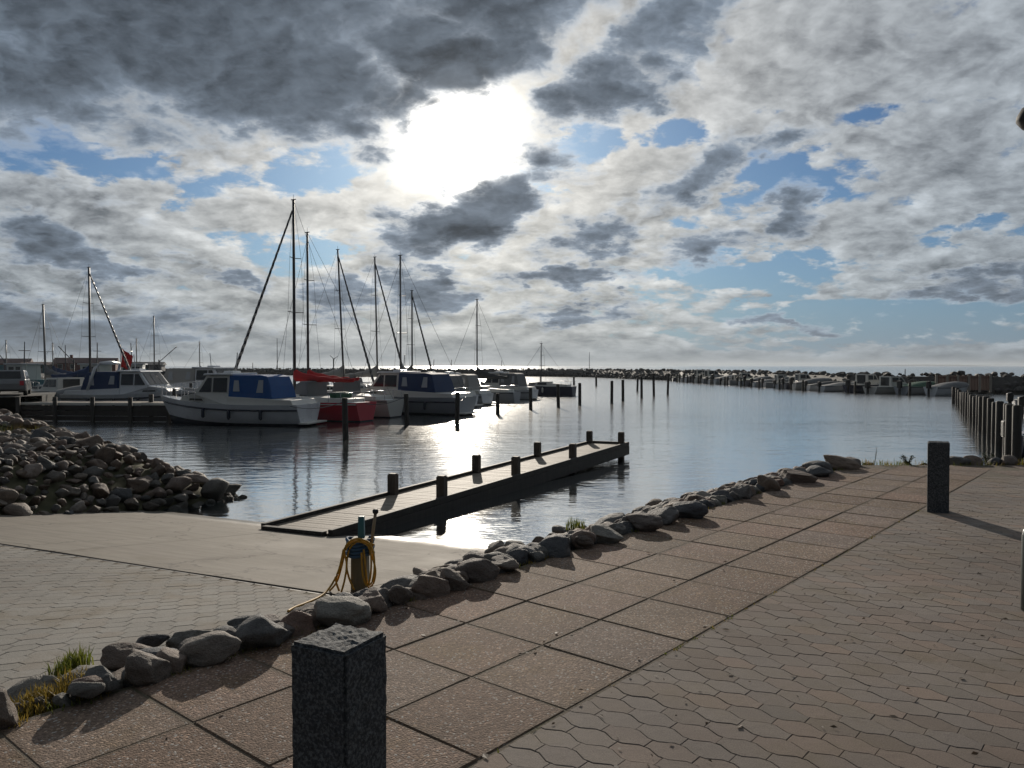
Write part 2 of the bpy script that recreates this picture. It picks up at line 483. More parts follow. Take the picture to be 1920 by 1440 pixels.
M['white'] = paint('white_gelcoat', (0.74, 0.76, 0.78), 0.28, 0.06, 1.2)
M['white2'] = paint('cream_gelcoat', (0.66, 0.65, 0.60), 0.35, 0.08, 1.2)
M['grey_hull'] = paint('grey_gelcoat', (0.34, 0.36, 0.39), 0.35, 0.08, 1.2)
M['red'] = paint('red_hull_paint', (0.55, 0.025, 0.045), 0.35, 0.12, 1.5)
M['red_cloth'] = paint('red_canvas', (0.46, 0.020, 0.022), 0.8, 0.18, 4, bump=0.01)
M['navy'] = paint('navy_stripe', (0.012, 0.018, 0.035), 0.4, 0.1, 2)
M['navy_hull'] = paint('navy_hull_paint', (0.025, 0.028, 0.055), 0.35, 0.12, 2)
M['blue_cloth'] = paint('blue_canvas', (0.016, 0.085, 0.27), 0.75, 0.2, 4, bump=0.01)
M['blue_dark_cloth'] = paint('dark_blue_canvas', (0.018, 0.042, 0.115), 0.75, 0.2, 4, bump=0.01)
M['grey_cloth'] = paint('grey_tarpaulin', (0.17, 0.175, 0.18), 0.7, 0.15, 3, bump=0.015)
M['light_cloth'] = paint('pale_tarpaulin', (0.33, 0.325, 0.31), 0.7, 0.15, 3, bump=0.015)
M['dark_cloth'] = paint('dark_tarpaulin', (0.05, 0.055, 0.06), 0.7, 0.2, 3, bump=0.015)
M['green_cloth'] = paint('green_canvas', (0.03, 0.10, 0.06), 0.75, 0.2, 3, bump=0.01)
M['blue_work'] = paint('blue_work_hull', (0.03, 0.09, 0.19), 0.45, 0.2, 1.5, dirt=(0.10, 0.08, 0.07))
M['teal'] = paint('teal_paint', (0.03, 0.14, 0.17), 0.5, 0.15, 2)
M['antifoul'] = paint('dark_antifouling', (0.03, 0.035, 0.045), 0.7, 0.2, 2)
M['glass'] = paint('cabin_glass', (0.030, 0.034, 0.038), 0.08, 0.1, 1)
M['clear'] = paint('clear_vinyl', (0.40, 0.42, 0.44), 0.12, 0.1, 1)
M['black'] = paint('black_rubber', (0.015, 0.015, 0.016), 0.6, 0.2, 4)
M['alu'] = paint('mast_aluminium', (0.20, 0.20, 0.20), 0.45, 0.15, 2, metallic=0.3)
M['mast_dark'] = paint('dark_mast', (0.045, 0.045, 0.05), 0.45, 0.15, 2)
M['steel'] = paint('stainless_rail', (0.55, 0.55, 0.55), 0.25, 0.05, 2, metallic=0.9)
M['rope_dark'] = paint('rigging_wire', (0.08, 0.08, 0.085), 0.5, 0.1, 2)
M['hose'] = paint('yellow_rope', (0.50, 0.27, 0.025), 0.6, 0.25, 9, dirt=(0.25, 0.14, 0.03))
M['blue_rope'] = paint('blue_rope', (0.05, 0.11, 0.19), 0.7, 0.2, 8)
M['tan'] = paint('tan_pole', (0.30, 0.22, 0.13), 0.6, 0.15, 6)
M['brick_red'] = paint('red_brick_wall', (0.17, 0.060, 0.050), 0.8, 0.25, 3)
M['roof'] = paint('dark_roof', (0.10, 0.055, 0.05), 0.8, 0.2, 2)
M['wall_grey'] = paint('grey_wall', (0.26, 0.26, 0.26), 0.8, 0.12, 2)
M['shed'] = paint('brown_shed_boards', (0.13, 0.065, 0.050), 0.75, 0.2, 2)
M['cream_post'] = paint('cream_trim', (0.42, 0.36, 0.30), 0.6, 0.1, 2)
M['green_metal'] = paint('grey_green_lamp_metal', (0.15, 0.17, 0.16), 0.4, 0.12, 3)
M['lamp_dark'] = paint('black_lamp_metal', (0.012, 0.013, 0.013), 0.75, 0.15, 3)
M['car_white'] = paint('car_paint', (0.24, 0.25, 0.26), 0.2, 0.05, 1)
M['tyre'] = paint('tyre_rubber', (0.02, 0.02, 0.02), 0.8, 0.15, 5)
M['far_land'] = paint('far_land', (0.42, 0.47, 0.52), 0.9, 0.1, 0.01)  # pale blue-grey: distance haze put into the land's base colour
def leaf_mat(name, a, b_):
    m, t, b = new_mat(name)
    r = rnd(t)
    c = t.mix(r, a, b_)
    t.l.new(c, b.inputs['Base Color']); b.inputs['Roughness'].default_value = 0.6
    tr = t.n.new('ShaderNodeBsdfTranslucent'); t.l.new(c, tr.inputs[0])
    mx = t.n.new('ShaderNodeMixShader'); mx.inputs[0].default_value = 0.45
    out = [x for x in t.n if x.type == 'OUTPUT_MATERIAL'][0]
    t.l.new(b.outputs[0], mx.inputs[1]); t.l.new(tr.outputs[0], mx.inputs[2]); t.l.new(mx.outputs[0], out.inputs[0])
    return m


M['leaf'] = leaf_mat('grass_blade', (0.10, 0.13, 0.02), (0.22, 0.23, 0.035))
M['leaf_dry'] = leaf_mat('dry_grass_blade', (0.20, 0.15, 0.03), (0.36, 0.25, 0.05))
M['litter'] = leaf_mat('leaf_litter', (0.030, 0.022, 0.014), (0.10, 0.062, 0.03))
M['weed'] = paint('weed_leaf', (0.045, 0.065, 0.022), 0.7, 0.3, 10)


def water_mat():
    m, t, b = new_mat('harbour_water')
    v = wpos(t)
    s = t.sep(v)
    b.inputs['Base Color'].default_value = (0.018, 0.030, 0.036, 1)
    b.inputs['IOR'].default_value = 1.333; b.inputs['Metallic'].default_value = 0.0
    dist = t.vmath('LENGTH', v)
    t.l.new(t.smooth(dist, 10, 90, 0.03, 0.10), b.inputs['Roughness'])
    # patches of calmer and livelier water
    patch = t.smooth(t.noise(v, 0.06, 3, 0.5), 0.35, 0.65, 0.65, 1.25)
    calm = t.smooth(dist, 12, 45, 0.38, 1.0)
    vr = t.vmath('MULTIPLY', v, (0.75, 1.35, 1.0))
    n1 = t.noise(vr, 1.6, 3, 0.55, dist=0.3)
    n2 = t.noise(vr, 5.5, 3, 0.55, dist=0.2)
    n3 = t.noise(vr, 0.35, 2, 0.5)
    h = t.math('ADD', t.math('MULTIPLY', n1, 0.032), t.math('MULTIPLY', n2, 0.009))
    h = t.math('ADD', h, t.math('MULTIPLY', n3, 0.05))
    h = t.math('MULTIPLY', h, t.math('MULTIPLY', patch, calm))
    nb = t.bump(h, 1.0, 1.0)
    t.l.new(nb, b.inputs['Normal'])
    gl = t.n.new('ShaderNodeBsdfGlossy'); gl.inputs['Color'].default_value = (0.91, 0.915, 0.91, 1)
    t.l.new(t.smooth(dist, 10, 70, 0.06, 0.20), gl.inputs['Roughness']); t.l.new(nb, gl.inputs['Normal'])
    mx = t.n.new('ShaderNodeMixShader'); mx.inputs[0].default_value = 0.74
    out = [x for x in t.n if x.type == 'OUTPUT_MATERIAL'][0]
    t.l.new(b.outputs[0], mx.inputs[1]); t.l.new(gl.outputs[0], mx.inputs[2]); t.l.new(mx.outputs[0], out.inputs[0])
    return m


M['water'] = water_mat()


# ------------------------------------------------------------------ geometry helpers
class MB:
    """collects faces; build() links them as one mesh object"""
    def __init__(self): self.v = []; self.f = []

    def add(self, vs_, fs):
        o = len(self.v); self.v += [tuple(x) for x in vs_]; self.f += [tuple(i + o for i in q) for q in fs]; return self

    def box(self, lo, hi, mat=None, taper=0.0):
        x0, y0, z0 = lo; x1, y1, z1 = hi; t = taper
        vs_ = [(x0, y0, z0), (x1, y0, z0), (x1, y1, z0), (x0, y1, z0),
               (x0 + t, y0 + t, z1), (x1 - t, y0 + t, z1), (x1 - t, y1 - t, z1), (x0 + t, y1 - t, z1)]
        if mat is not None: vs_ = [mat @ Vector(p) for p in vs_]
        return self.add(vs_, [(3, 2, 1, 0), (4, 5, 6, 7), (0, 1, 5, 4), (1, 2, 6, 5), (2, 3, 7, 6), (3, 0, 4, 7)])

    def tube(self, pts, r, n=6, r1=None, cap=True):
        pts = [Vector(p) for p in pts]; rings = []
        m = len(pts)
        for i, p in enumerate(pts):
            d = (pts[min(i + 1, m - 1)] - pts[max(i - 1, 0)])
            d = d.normalized() if d.length > 1e-9 else Vector((0, 0, 1))
            a = Vector((0, 0, 1)) if abs(d.z) < 0.9 else Vector((1, 0, 0))
            x = d.cross(a).normalized(); y = d.cross(x)
            rr = r if r1 is None else r + (r1 - r) * i / (m - 1)
            rings.append([p + x * math.cos(k / n * 2 * math.pi) * rr + y * math.sin(k / n * 2 * math.pi) * rr for k in range(n)])
        vs_ = [q for g in rings for q in g]; fs = []
        for i in range(m - 1):
            for k in range(n):
                k2 = (k + 1) % n
                fs.append((i * n + k, i * n + k2, (i + 1) * n + k2, (i + 1) * n + k))
        if cap: fs += [tuple(range(n))[::-1], tuple((m - 1) * n + k for k in range(n))]
        return self.add(vs_, fs)

    def lathe(self, prof, n=20, c=(0, 0, 0)):
        vs_ = []; fs = []
        for (r, z) in prof:
            vs_ += [(c[0] + r * math.cos(k / n * 2 * math.pi), c[1] + r * math.sin(k / n * 2 * math.pi), c[2] + z) for k in range(n)]
        for i in range(len(prof) - 1):
            for k in range(n):
                k2 = (k + 1) % n
                fs.append((i * n + k, i * n + k2, (i + 1) * n + k2, (i + 1) * n + k))
        fs += [tuple(range(n))[::-1], tuple((len(prof) - 1) * n + k for k in range(n))]
        return self.add(vs_, fs)

    def extr(self, prof, wf):
        """profile (x,z) polygon mirrored across y with half-width wf(x,z)"""
        n = len(prof)
        vs_ = [(x, -wf(x, z), z) for x, z in prof] + [(x, wf(x, z), z) for x, z in prof]
        fs = [tuple(range(n)), tuple(range(2 * n - 1, n - 1, -1))]
        fs += [(i, n + i, n + (i + 1) % n, (i + 1) % n) for i in range(n)]
        return self.add(vs_, fs)

    def plate(self, pts, nrm, th):
        """polygon extruded along nrm by th"""
        n = len(pts); nv = Vector(nrm) * th
        vs_ = [Vector(p) for p in pts] + [Vector(p) + nv for p in pts]
        fs = [tuple(range(n))[::-1], tuple(range(n, 2 * n))] + [(i, (i + 1) % n, n + (i + 1) % n, n + i) for i in range(n)]
        return self.add(vs_, fs)

    def mesh(self, name, mat, smooth=False, bevel=0.0):
        me = bpy.data.meshes.new(name)
        me.from_pydata(self.v, [], self.f); me.validate()
        bm = bmesh.new(); bm.from_mesh(me)
        bmesh.ops.recalc_face_normals(bm, faces=bm.faces)
        bm.to_mesh(me); bm.free()
        if smooth:
            for p in me.polygons: p.use_smooth = True
        me.materials.append(M[mat])
        return me

    def build(self, name, mat, parent=None, smooth=False, bevel=0.0, **tags):
        o = bpy.data.objects.new(name, self.mesh(name, mat, smooth))
        col.objects.link(o)
        if parent is not None: o.parent = parent
        if bevel:
            b = o.modifiers.new('bevel', 'BEVEL'); b.width = bevel; b.segments = 2; b.limit_method = 'ANGLE'
        for k, v in tags.items(): o[k] = v
        return o


def obj(name, me, parent=None, loc=(0, 0, 0), rot=(0, 0, 0), scl=(1, 1, 1), **tags):
    o = bpy.data.objects.new(name, me); col.objects.link(o)
    o.location = loc; o.rotation_euler = rot; o.scale = scl
    if parent is not None: o.parent = parent
    for k, v in tags.items(): o[k] = v
    return o


def empty(name, loc, rz=0.0, label=None, cat=None, group=None, kind=None):
    o = bpy.data.objects.new(name, None); col.objects.link(o)
    o.empty_display_size = 0.2
    o.location = loc; o.rotation_euler = (0, 0, rz)
    if label: o['label'] = label
    if cat: o['category'] = cat
    if group: o['group'] = group
    if kind: o['kind'] = kind
    return o


def copy_tree(o, parent=None):
    c = o.copy(); col.objects.link(c)
    if parent is not None: c.parent = parent
    for ch in list(o.children): copy_tree(ch, c)
    return c


def sheet(name, pts, z, mat, **tags):
    m = MB(); m.add([(x, y, z) for x, y in pts], [tuple(range(len(pts)))])
    return m.build(name, mat, **tags)


# ------------------------------------------------------------------ layout frames
WATER_Z = -1.2
# promenade path: s along the path, t towards the water
PA = Vector((-0.197, 3.180)); PP = Vector((0.64514, 0.76406)); PN = Vector((-0.76406, 0.64514))
PITCH_S, PITCH_T, T_IN = 0.612, 0.622, 1.872
END_Y = 13.05


def path_xy(s, t):
    q = PA + PP * s + PN * t; return q.x, q.y


def path_st(x, y):
    q = Vector((x, y)) - PA; return q.dot(PP), q.dot(PN)


# boat ramp: r up the slope from the water line, q along the water line to the left
RP0 = Vector((-0.59, 12.41)); RN = Vector((-0.423, -0.906)).normalized(); RE = Vector((-0.906, 0.423)).normalized()
RSL = 0.128


def ramp_z(x, y):
    return WATER_Z + RSL * (Vector((x, y)) - RP0).dot(RN)


def ramp_xyz(r, q, dz=0.0):
    p = RP0 + RN * r + RE * q
    return Vector((p.x, p.y, WATER_Z + RSL * r + dz))


def ramp_rq(x, y):
    w = Vector((x, y)) - RP0; return w.dot(RN), w.dot(RE)


def outside(x, y):
    s, t = path_st(x, y)
    return max(t - T_IN, y - END_Y)


def bank_z(x, y):
    o = outside(x, y)
    zb = -0.03 if o < 0 else -0.03 - o * 0.85
    if o < 0.5: zb = max(zb, min(ramp_z(x, y), -0.05) - 0.02)
    return max(zb, min(ramp_z(x, y), -0.03) - 0.03 if ramp_rq(x, y)[1] < 7.3 else -9, -2.3)


# ------------------------------------------------------------------ setting: water, ground
BIG = 30000.0
wm = MB()
xs = [-BIG, -400, -60, -20, 0, 20, 60, 400, BIG]; ys = [-40, 4, 12, 30, 60, 120, 400, 2500, BIG]
vs_ = [(x, y, WATER_Z) for y in ys for x in xs]
fs_ = [(j * 9 + i, j * 9 + i + 1, (j + 1) * 9 + i + 1, (j + 1) * 9 + i) for j in range(8) for i in range(8)]
wm.add(vs_, fs_)
water = wm.build('water', 'water', kind='structure')

hm = MB()
n = 60; vs_ = []; fs_ = []
for i in range(n + 1):
    f = i / n; x = 4100 + 1500 * f
    h = 1.5 + 27 * (math.sin(math.pi * f) ** 0.8) * (0.75 + 0.25 * mnoise.noise(Vector((f * 6, 2, 0)))) + 4 * mnoise.noise(Vector((f * 23, 0, 0)))
    h = max(h, 1.0)
    vs_ += [(x, 9000, WATER_Z - 1), (x, 9000, WATER_Z + h * .7), (x, 9300, WATER_Z + h), (x, 9800, WATER_Z - 1)]
for i in range(n):
    for k in range(3):
        fs_.append((i * 4 + k, i * 4 + 4 + k, i * 4 + 5 + k, i * 4 + 1 + k))
hm.add(vs_, fs_).build('far_land', 'far_land', kind='structure', smooth=True)

# bed of the promenade (joint sand shows between slabs and pavers)
ground = MB()
a = path_xy(-9, T_IN + 0.02); b_ = path_xy((END_Y - PA.y - PN.y * (T_IN + .02)) / PP.y, T_IN + 0.02)
ground.add([(a[0], a[1], -0.0050), (a[0] - 1, -14, -0.0050), (45, -14, -0.0050), (45, END_Y, -0.0050), (b_[0], b_[1], -0.0050)], [(0, 1, 2, 3, 4)])
ground.build('ground', 'joint', kind='structure')

# bank under the stones
bm_ = MB(); G = 0.22
idx = {}
def bv(i, j):
    if (i, j) not in idx:
        x, y = -9 + i * G, 0 + j * G
        zz = bank_z(x, y) + 0.03 * mnoise.noise(Vector((x * 2, y * 2, 0)))
        if outside(x, y) < 0.05: zz = -0.05
        idx[(i, j)] = len(bm_.v); bm_.v.append((x, y, zz))
    return idx[(i, j)]
for i in range(int(54 / G)):
    for j in range(int(17 / G)):
        x, y = -9 + (i + .5) * G, (j + .5) * G
        o = outside(x, y)
        if -0.25 < o < 3.0 and ramp_rq(x, y)[0] < 9.6:
            bm_.f.append((bv(i, j), bv(i + 1, j), bv(i + 1, j + 1), bv(i, j + 1)))
bm_.build('bank', 'soil', kind='structure', smooth=True)

# ------------------------------------------------------------------ footpath of square slabs
footpath = empty('footpath', (0, 0, 0), kind='structure')


def slab_mesh(name, lx, ly, h, ch, mat):
    m = MB(); a, b = lx / 2, ly / 2
    vs_ = []
    for z, i in ((-h, 0), (-ch, 0), (0, ch)):
        vs_ += [(-a + i, -b + i, z), (a - i, -b + i, z), (a - i, b - i, z), (-a + i, b - i, z)]
    fs = [(8, 9, 10, 11)]
    for k in (0, 4):
        fs += [(k + i, k + (i + 1) % 4, k + 4 + (i + 1) % 4, k + 4 + i) for i in range(4)]
    return m.add(vs_, fs).mesh(name, mat)


slab_me = slab_mesh('paving_slab', PITCH_S - 0.008, PITCH_T - 0.008, 0.05, 0.006, 'slab')
ang = math.atan2(PP.y, PP.x)
for i in range(-6, 23):
    for j in range(3):
        s = 0.10 + PITCH_S * (i + .5); t = PITCH_T * (j + .5) + 0.003
        x, y = path_xy(s, t)
        if y > END_Y - 0.28: continue
        obj('paving_slab', slab_me, footpath, (x, y, random.uniform(-.003, .003)),
            (random.uniform(-.004, .004), random.uniform(-.004, .004), ang + random.uniform(-.004, .004)))
for i in range(40):                                   # strip that turns along the far edge
    for j in range(2):
        x = 6.9 + .62 * i + .31; y = 11.72 + .62 * (j + .5)
        s, t = path_st(x, y)
        if t > -0.42: continue
        obj('paving_slab', slab_me, footpath, (x, y, random.uniform(-.003, .003)), (0, random.uniform(-.004, .004), 0))


# ------------------------------------------------------------------ interlocking pavers
def paver_poly(L=0.225, W=0.1125, we=0.0385, b=0.024, gap=0.0009):
    a = L / 2; wm_ = W - we
    top = [(-a, we), (-a + b, we), (-b, wm_), (b, wm_), (a - b, we), (a, we)]
    poly = top + [(x, -y) for x, y in reversed(top)]
    # shrink for the joint
    return [((abs(x) - gap) * (1 if x > 0 else -1), (abs(y) - gap) * (1 if y > 0 else -1)) for x, y in poly]


def paver_template(h=0.03, ch=0.0018):
    poly = paver_poly(); n = len(poly); vs_ = []
    for z, k in ((-h, 1.0), (-ch, 1.0), (0.0, 0.0)):
        for (x, y) in poly:
            if k: vs_.append(Vector((x, y, z)))
            else:
                vs_.append(Vector((x - math.copysign(min(ch, abs(x)), x), y - math.copysign(min(ch, abs(y)), y), z)))
    fs = [tuple(range(2 * n, 3 * n))[::-1]]
    for k in (0, n):
        fs += [(k + i, k + n + i, k + n + (i + 1) % n, k + (i + 1) % n) for i in range(n)]
    return vs_, fs


PV, PF = paver_template()
def paver_mesh(name, mat):
    m = MB(); m.add(PV, PF); return m.mesh(name, mat)


def lay_pavers(parent, name, mat, frame, region, view_rank, ncount=300, jit=0.0014, umin=None):
    """frame(u,v)->Matrix; bricks run along u"""
    cells = region()
    cells.sort(key=view_rank)
    me = paver_mesh(name, mat)
    rest = MB()
    for k, (u, v) in enumerate(cells):
        mt = frame(u, v) @ Matrix.Translation((0, 0, random.uniform(-jit, jit))) @ \
            Matrix.Rotation(random.uniform(-.010, .010), 4, 'X') @ Matrix.Rotation(random.uniform(-.006, .006), 4, 'Y') @ \
            Matrix.Rotation(random.uniform(-.010, .010), 4, 'Z')
        cut = umin is not None and u - 0.1125 < umin
        if k < ncount and not cut:
            o = obj(name, me, parent); o.matrix_local = mt
        elif cut:                                       # sawn to the line of the path edge
            rest.add([mt @ Vector((max(p.x, umin - u), p.y, p.z)) for p in PV], PF)
        else:
            rest.add([mt @ p for p in PV], PF)
    me2 = bpy.data.meshes.new(name + '_field'); me2.from_pydata(rest.v, [], rest.f); me2.materials.append(M[mat])
    o = obj(name + '_field', me2, parent); o['kind'] = 'stuff'
    return me


yard = empty('paved_yard', (0, 0, 0), kind='structure')


def yard_frame(u, v):                                  # u across the path (to the right), v along it
    x, y = path_xy(v, -u)
    return Matrix.Translation((x, y, 0.0)) @ Matrix.Rotation(math.atan2(-PN.y, -PN.x), 4, 'Z')


def in_view(x, y, z=0.0):
    if y < 0.3: return None
    px = 960 + F_PX * x / y; py = 686 + F_PX * (CAM_H - z) / y
    return px, py


def yard_cells():
    c = []
    L, W = 0.225, 0.1125
    for j in range(-40, 130):
        for i in range(-1, 52):
            u = 0.02 + L * (i + .5) + (L / 2 if j % 2 else 0); v = W * j
            x, y = path_xy(v, -u)
            if u + L / 2 < 0.04 or y > 11.62 or y < 0.8 or x > 11: continue
            # skip what lies far out of sight to the right
            if x > 0.75 * y + 2.2: continue
            c.append((u, v))
    return c


def yard_rank(c):
    x, y = path_xy(c[1], -c[0]); q = in_view(x, y)
    if q is None or not (-20 < q[0] < 1940 and q[1] < 1460): return 1e6 + y
    return y


lay_pavers(yard, 'paver', 'paver', yard_frame, yard_cells, yard_rank, umin=0.016)
# ------------------------------------------------------------------ boat ramp
ramp = empty('boat_ramp', (0, 0, 0), kind='structure')
R_LINE = 4.85


def ramp_slab(r0, r1, q0, q1, name='concrete_slab'):
    m = MB(); g = 0.006; d = 0.12
    nr, nq = 10, 6
    vs_ = []; fs = []
    for i in range(nr + 1):
        for k in range(nq + 1):
            r = r0 + g + (r1 - r0 - 2 * g) * i / nr; q = q0 + g + (q1 - q0 - 2 * g) * k / nq
            vs_.append(ramp_xyz(r, q, 0.008 * mnoise.noise(Vector((r * .7, q * .7, 3)))))
    for i in range(nr):
        for k in range(nq):
            a = i * (nq + 1) + k
            fs.append((a, a + 1, a + nq + 2, a + nq + 1))
    m.add(vs_, fs)
    c = [ramp_xyz(r0 + g, q0 + g), ramp_xyz(r1 - g, q0 + g), ramp_xyz(r1 - g, q1 - g), ramp_xyz(r0 + g, q1 - g)]
    b = [p - Vector((0, 0, d)) for p in c]
    t_ = [p - Vector((0, 0, .004)) for p in c]
    m.add(t_ + b, [(i, (i + 1) % 4, 4 + (i + 1) % 4, 4 + i) for i in range(4)])
    return m.build(name, 'concrete', ramp, smooth=False)


for (q0, q1) in ((-4.2, -1.0), (-1.0, 3.12), (3.12, 7.5)):
    for (r0, r1) in ((-6.0, -1.6), (-1.6, R_LINE - 0.03)):
        ramp_slab(r0, r1, q0, q1)
base = MB()
base.add([ramp_xyz(-6.5, -4.4, -.06), ramp_xyz(-6.5, 7.6, -.06), ramp_xyz(9.4, 11.5, -.045), ramp_xyz(9.4, -6, -.045)], [(0, 1, 2, 3)])
base.add([ramp_xyz(R_LINE + .04, -4.4, -.0055), ramp_xyz(R_LINE + .04, 11.5, -.0055), ramp_xyz(9.4, 11.5, -.0055), ramp_xyz(9.4, -6, -.0055)], [(0, 1, 2, 3)])
base.build('ramp_bed', 'joint', ramp)
# dark expansion joint between the concrete and the pavers
jm = MB()
c = [ramp_xyz(R_LINE - .035, -4.2, .001), ramp_xyz(R_LINE + .035, -4.2, .001), ramp_xyz(R_LINE + .035, 11, .001), ramp_xyz(R_LINE - .035, 11, .001)]
jm.add([p + Vector((0, 0, -.012)) for p in c], [(0, 1, 2, 3)])
jm.build('expansion_joint', 'black', ramp)
tilt = math.atan(RSL)


def ramp_frame(u, v):                                  # u along water line, v up the slope
    p = ramp_xyz(u, v)
    Y = Vector((RE.x, RE.y, 0)); X = Vector((RN.x, RN.y, RSL)).normalized(); Z = X.cross(Y)
    if Z.z < 0: Z = -Z; X = -X
    m = Matrix(((X.x, Y.x, Z.x), (X.y, Y.y, Z.y), (X.z, Y.z, Z.z))).to_4x4()
    return Matrix.Translation(p) @ m


def ramp_cells():
    c = []
    L, W = 0.225, 0.1125
    for j in range(-48, 80):
        for i in range(0, 21):
            u = R_LINE + 0.04 + 0.113 + L * i + (L / 2 if j % 2 else 0); v = W * j
            p = ramp_xyz(u, v)
            if outside(p.x, p.y) < 0.46 or p.y < 1.5: continue
            c.append((u, v))
    return c


def ramp_rank(c):
    p = ramp_xyz(c[0], c[1]); q = in_view(p.x, p.y, p.z)
    if q is None or not (-20 < q[0] < 1940 and q[1] < 1450) or outside(p.x, p.y) < 0.5: return 1e6 + p.y
    return p.y


lay_pavers(ramp, 'ramp_paver', 'ramp_paver', ramp_frame, ramp_cells, ramp_rank)
# level ground at the head of the ramp, out of frame to the left
yl = MB()
p0, p1 = ramp_xyz(9.3, -3.3), ramp_xyz(9.3, 12)
yl.add([(p0.x, p0.y, -.035), (p1.x, p1.y, -.035), (-16, -14, -.035), (a[0] - 1, -14, -.035), (a[0], a[1], -.035)], [(0, 1, 2, 3, 4)])
yl.build('upper_yard', 'asphalt', kind='structure')


# ------------------------------------------------------------------ stones
def stone_mesh(name, seed, mat, sub=3, rough=0.22, cuts=5, flat=0.88):
    rng = random.Random(seed)
    bm = bmesh.new(); bmesh.ops.create_icosphere(bm, subdivisions=sub, radius=0.5)
    off = Vector((rng.uniform(-50, 50), rng.uniform(-50, 50), rng.uniform(-50, 50)))
    planes = []
    for _ in range(cuts):
        nn = Vector((rng.gauss(0, 1), rng.gauss(0, 1), rng.gauss(0, .8))).normalized()
        planes.append((nn, rng.uniform(0.24, 0.40)))
    for v in bm.verts:
        c = v.co.copy()
        for nn, d in planes:
            e = c.dot(nn) - d
            if e > 0: c -= nn * e * flat
        k = 1 + rough * mnoise.noise(c * 2.0 + off) + rough * 0.45 * mnoise.noise(c * 4.8 + off) + rough * 0.2 * mnoise.noise(c * 11 + off)
        v.co = c * k
    me = bpy.data.meshes.new(name); bm.to_mesh(me); bm.free()
    for p in me.polygons: p.use_smooth = True
    me.materials.append(M[mat])
    return me


STONES = [stone_mesh('stone', 100 + k, 'stone', 4, 0.20, 6) for k in range(12)]
RIPS = [stone_mesh('stone', 300 + k, 'rip', 3, 0.26, 10, 0.97) for k in range(12)]

border = empty('stone_border', (*path_xy(3, T_IN + .3), 0), 0,
               'row of rounded boulders lining the water side of the slab path', 'stone border')


def border_stone(x, y, zc, sx, sy, sz, rz, k=None):
    me = STONES[(k if k is not None else random.randrange(12)) % 12]
    o = obj('stone', me, border)
    o.location = Vector((x, y, zc)) - border.location
    o.rotation_euler = (random.uniform(-.25, .25), random.uniform(-.25, .25), rz)
    o.scale = (sx, sy, sz)
    return o


def surf_hit(px, py, hfun, y0=2.0, y1=60.0):
    d = ray(px, py); prev = None
    t = y0
    while t < y1:
        p = Vector((d.x / d.y * t, t, CAM_H + d.z / d.y * t))
        if p.z <= hfun(p.x, p.y): return p
        t += 0.02
    return None


def stone_top(x, y):
    o = outside(x, y)
    if o < -0.2: return 0.0
    return max(0.08 - max(o, 0) * 0.28, bank_z(x, y) + 0.1)


BOX = [(-20, 1298, 62, 1380), (32, 1262, 132, 1318), (128, 1262, 190, 1300), (170, 1252, 248, 1302), (140, 1282, 222, 1322),
       (192, 1200, 298, 1252), (238, 1212, 332, 1286), (258, 1182, 314, 1215), (316, 1168, 402, 1214), (388, 1170, 452, 1206),
       (352, 1190, 470, 1244), (425, 1150, 484, 1187), (452, 1150, 562, 1218), (545, 1125, 618, 1172), (586, 1110, 704, 1176),
       (698, 1105, 760, 1152), (660, 1095, 735, 1128), (712, 1078, 802, 1120), (764, 1058, 848, 1102), (760, 1100, 803, 1138),
       (795, 1066, 872, 1128), (842, 1066, 908, 1112), (878, 1048, 962, 1094), (828, 1044, 892, 1072), (868, 1030, 918, 1060),
       (910, 1008, 958, 1046), (938, 1008, 988, 1042), (943, 1042, 1008, 1070), (985, 998, 1034, 1040), (1028, 1003, 1098, 1044),
       (1028, 978, 1078, 1010), (1072, 988, 1118, 1027), (1103, 1002, 1142, 1027), (1116, 986, 1188, 1015), (1116, 958, 1198, 1000),
       (1188, 960, 1264, 995), (1210, 933, 1258, 962), (1218, 950, 1302, 982), (1278, 936, 1352, 975), (1300, 915, 1360, 950),
       (1340, 905, 1398, 940), (1385, 905, 1432, 938), (1424, 886, 1480, 926), (1404, 895, 1446, 920), (1450, 862, 1512, 892),
       (1470, 874, 1540, 908), (1515, 862, 1580, 890), (1552, 852, 1625, 884), (1530, 872, 1585, 896), (1598, 856, 1640, 876)]
for k, (x0, y0, x1, y1) in enumerate(BOX):
    cx, cy = (x0 + x1) / 2, y0 * 0.45 + y1 * 0.55
    p = surf_hit(cx, cy, stone_top)
    wdt = (x1 - x0) / F_PX * p.y * 1.06
    hgt = (y1 - y0) / F_PX * p.y * 0.98
    if outside(p.x, p.y) < 0.02:
        sh = 0.10 - outside(p.x, p.y)
        p.x += PN.x * sh * .6; p.y += PN.y * sh * .6
    border_stone(p.x, p.y, p.z - hgt * 0.09, wdt, wdt * random.uniform(0.72, 0.95), hgt * 1.02, random.uniform(-.5, .5), k)
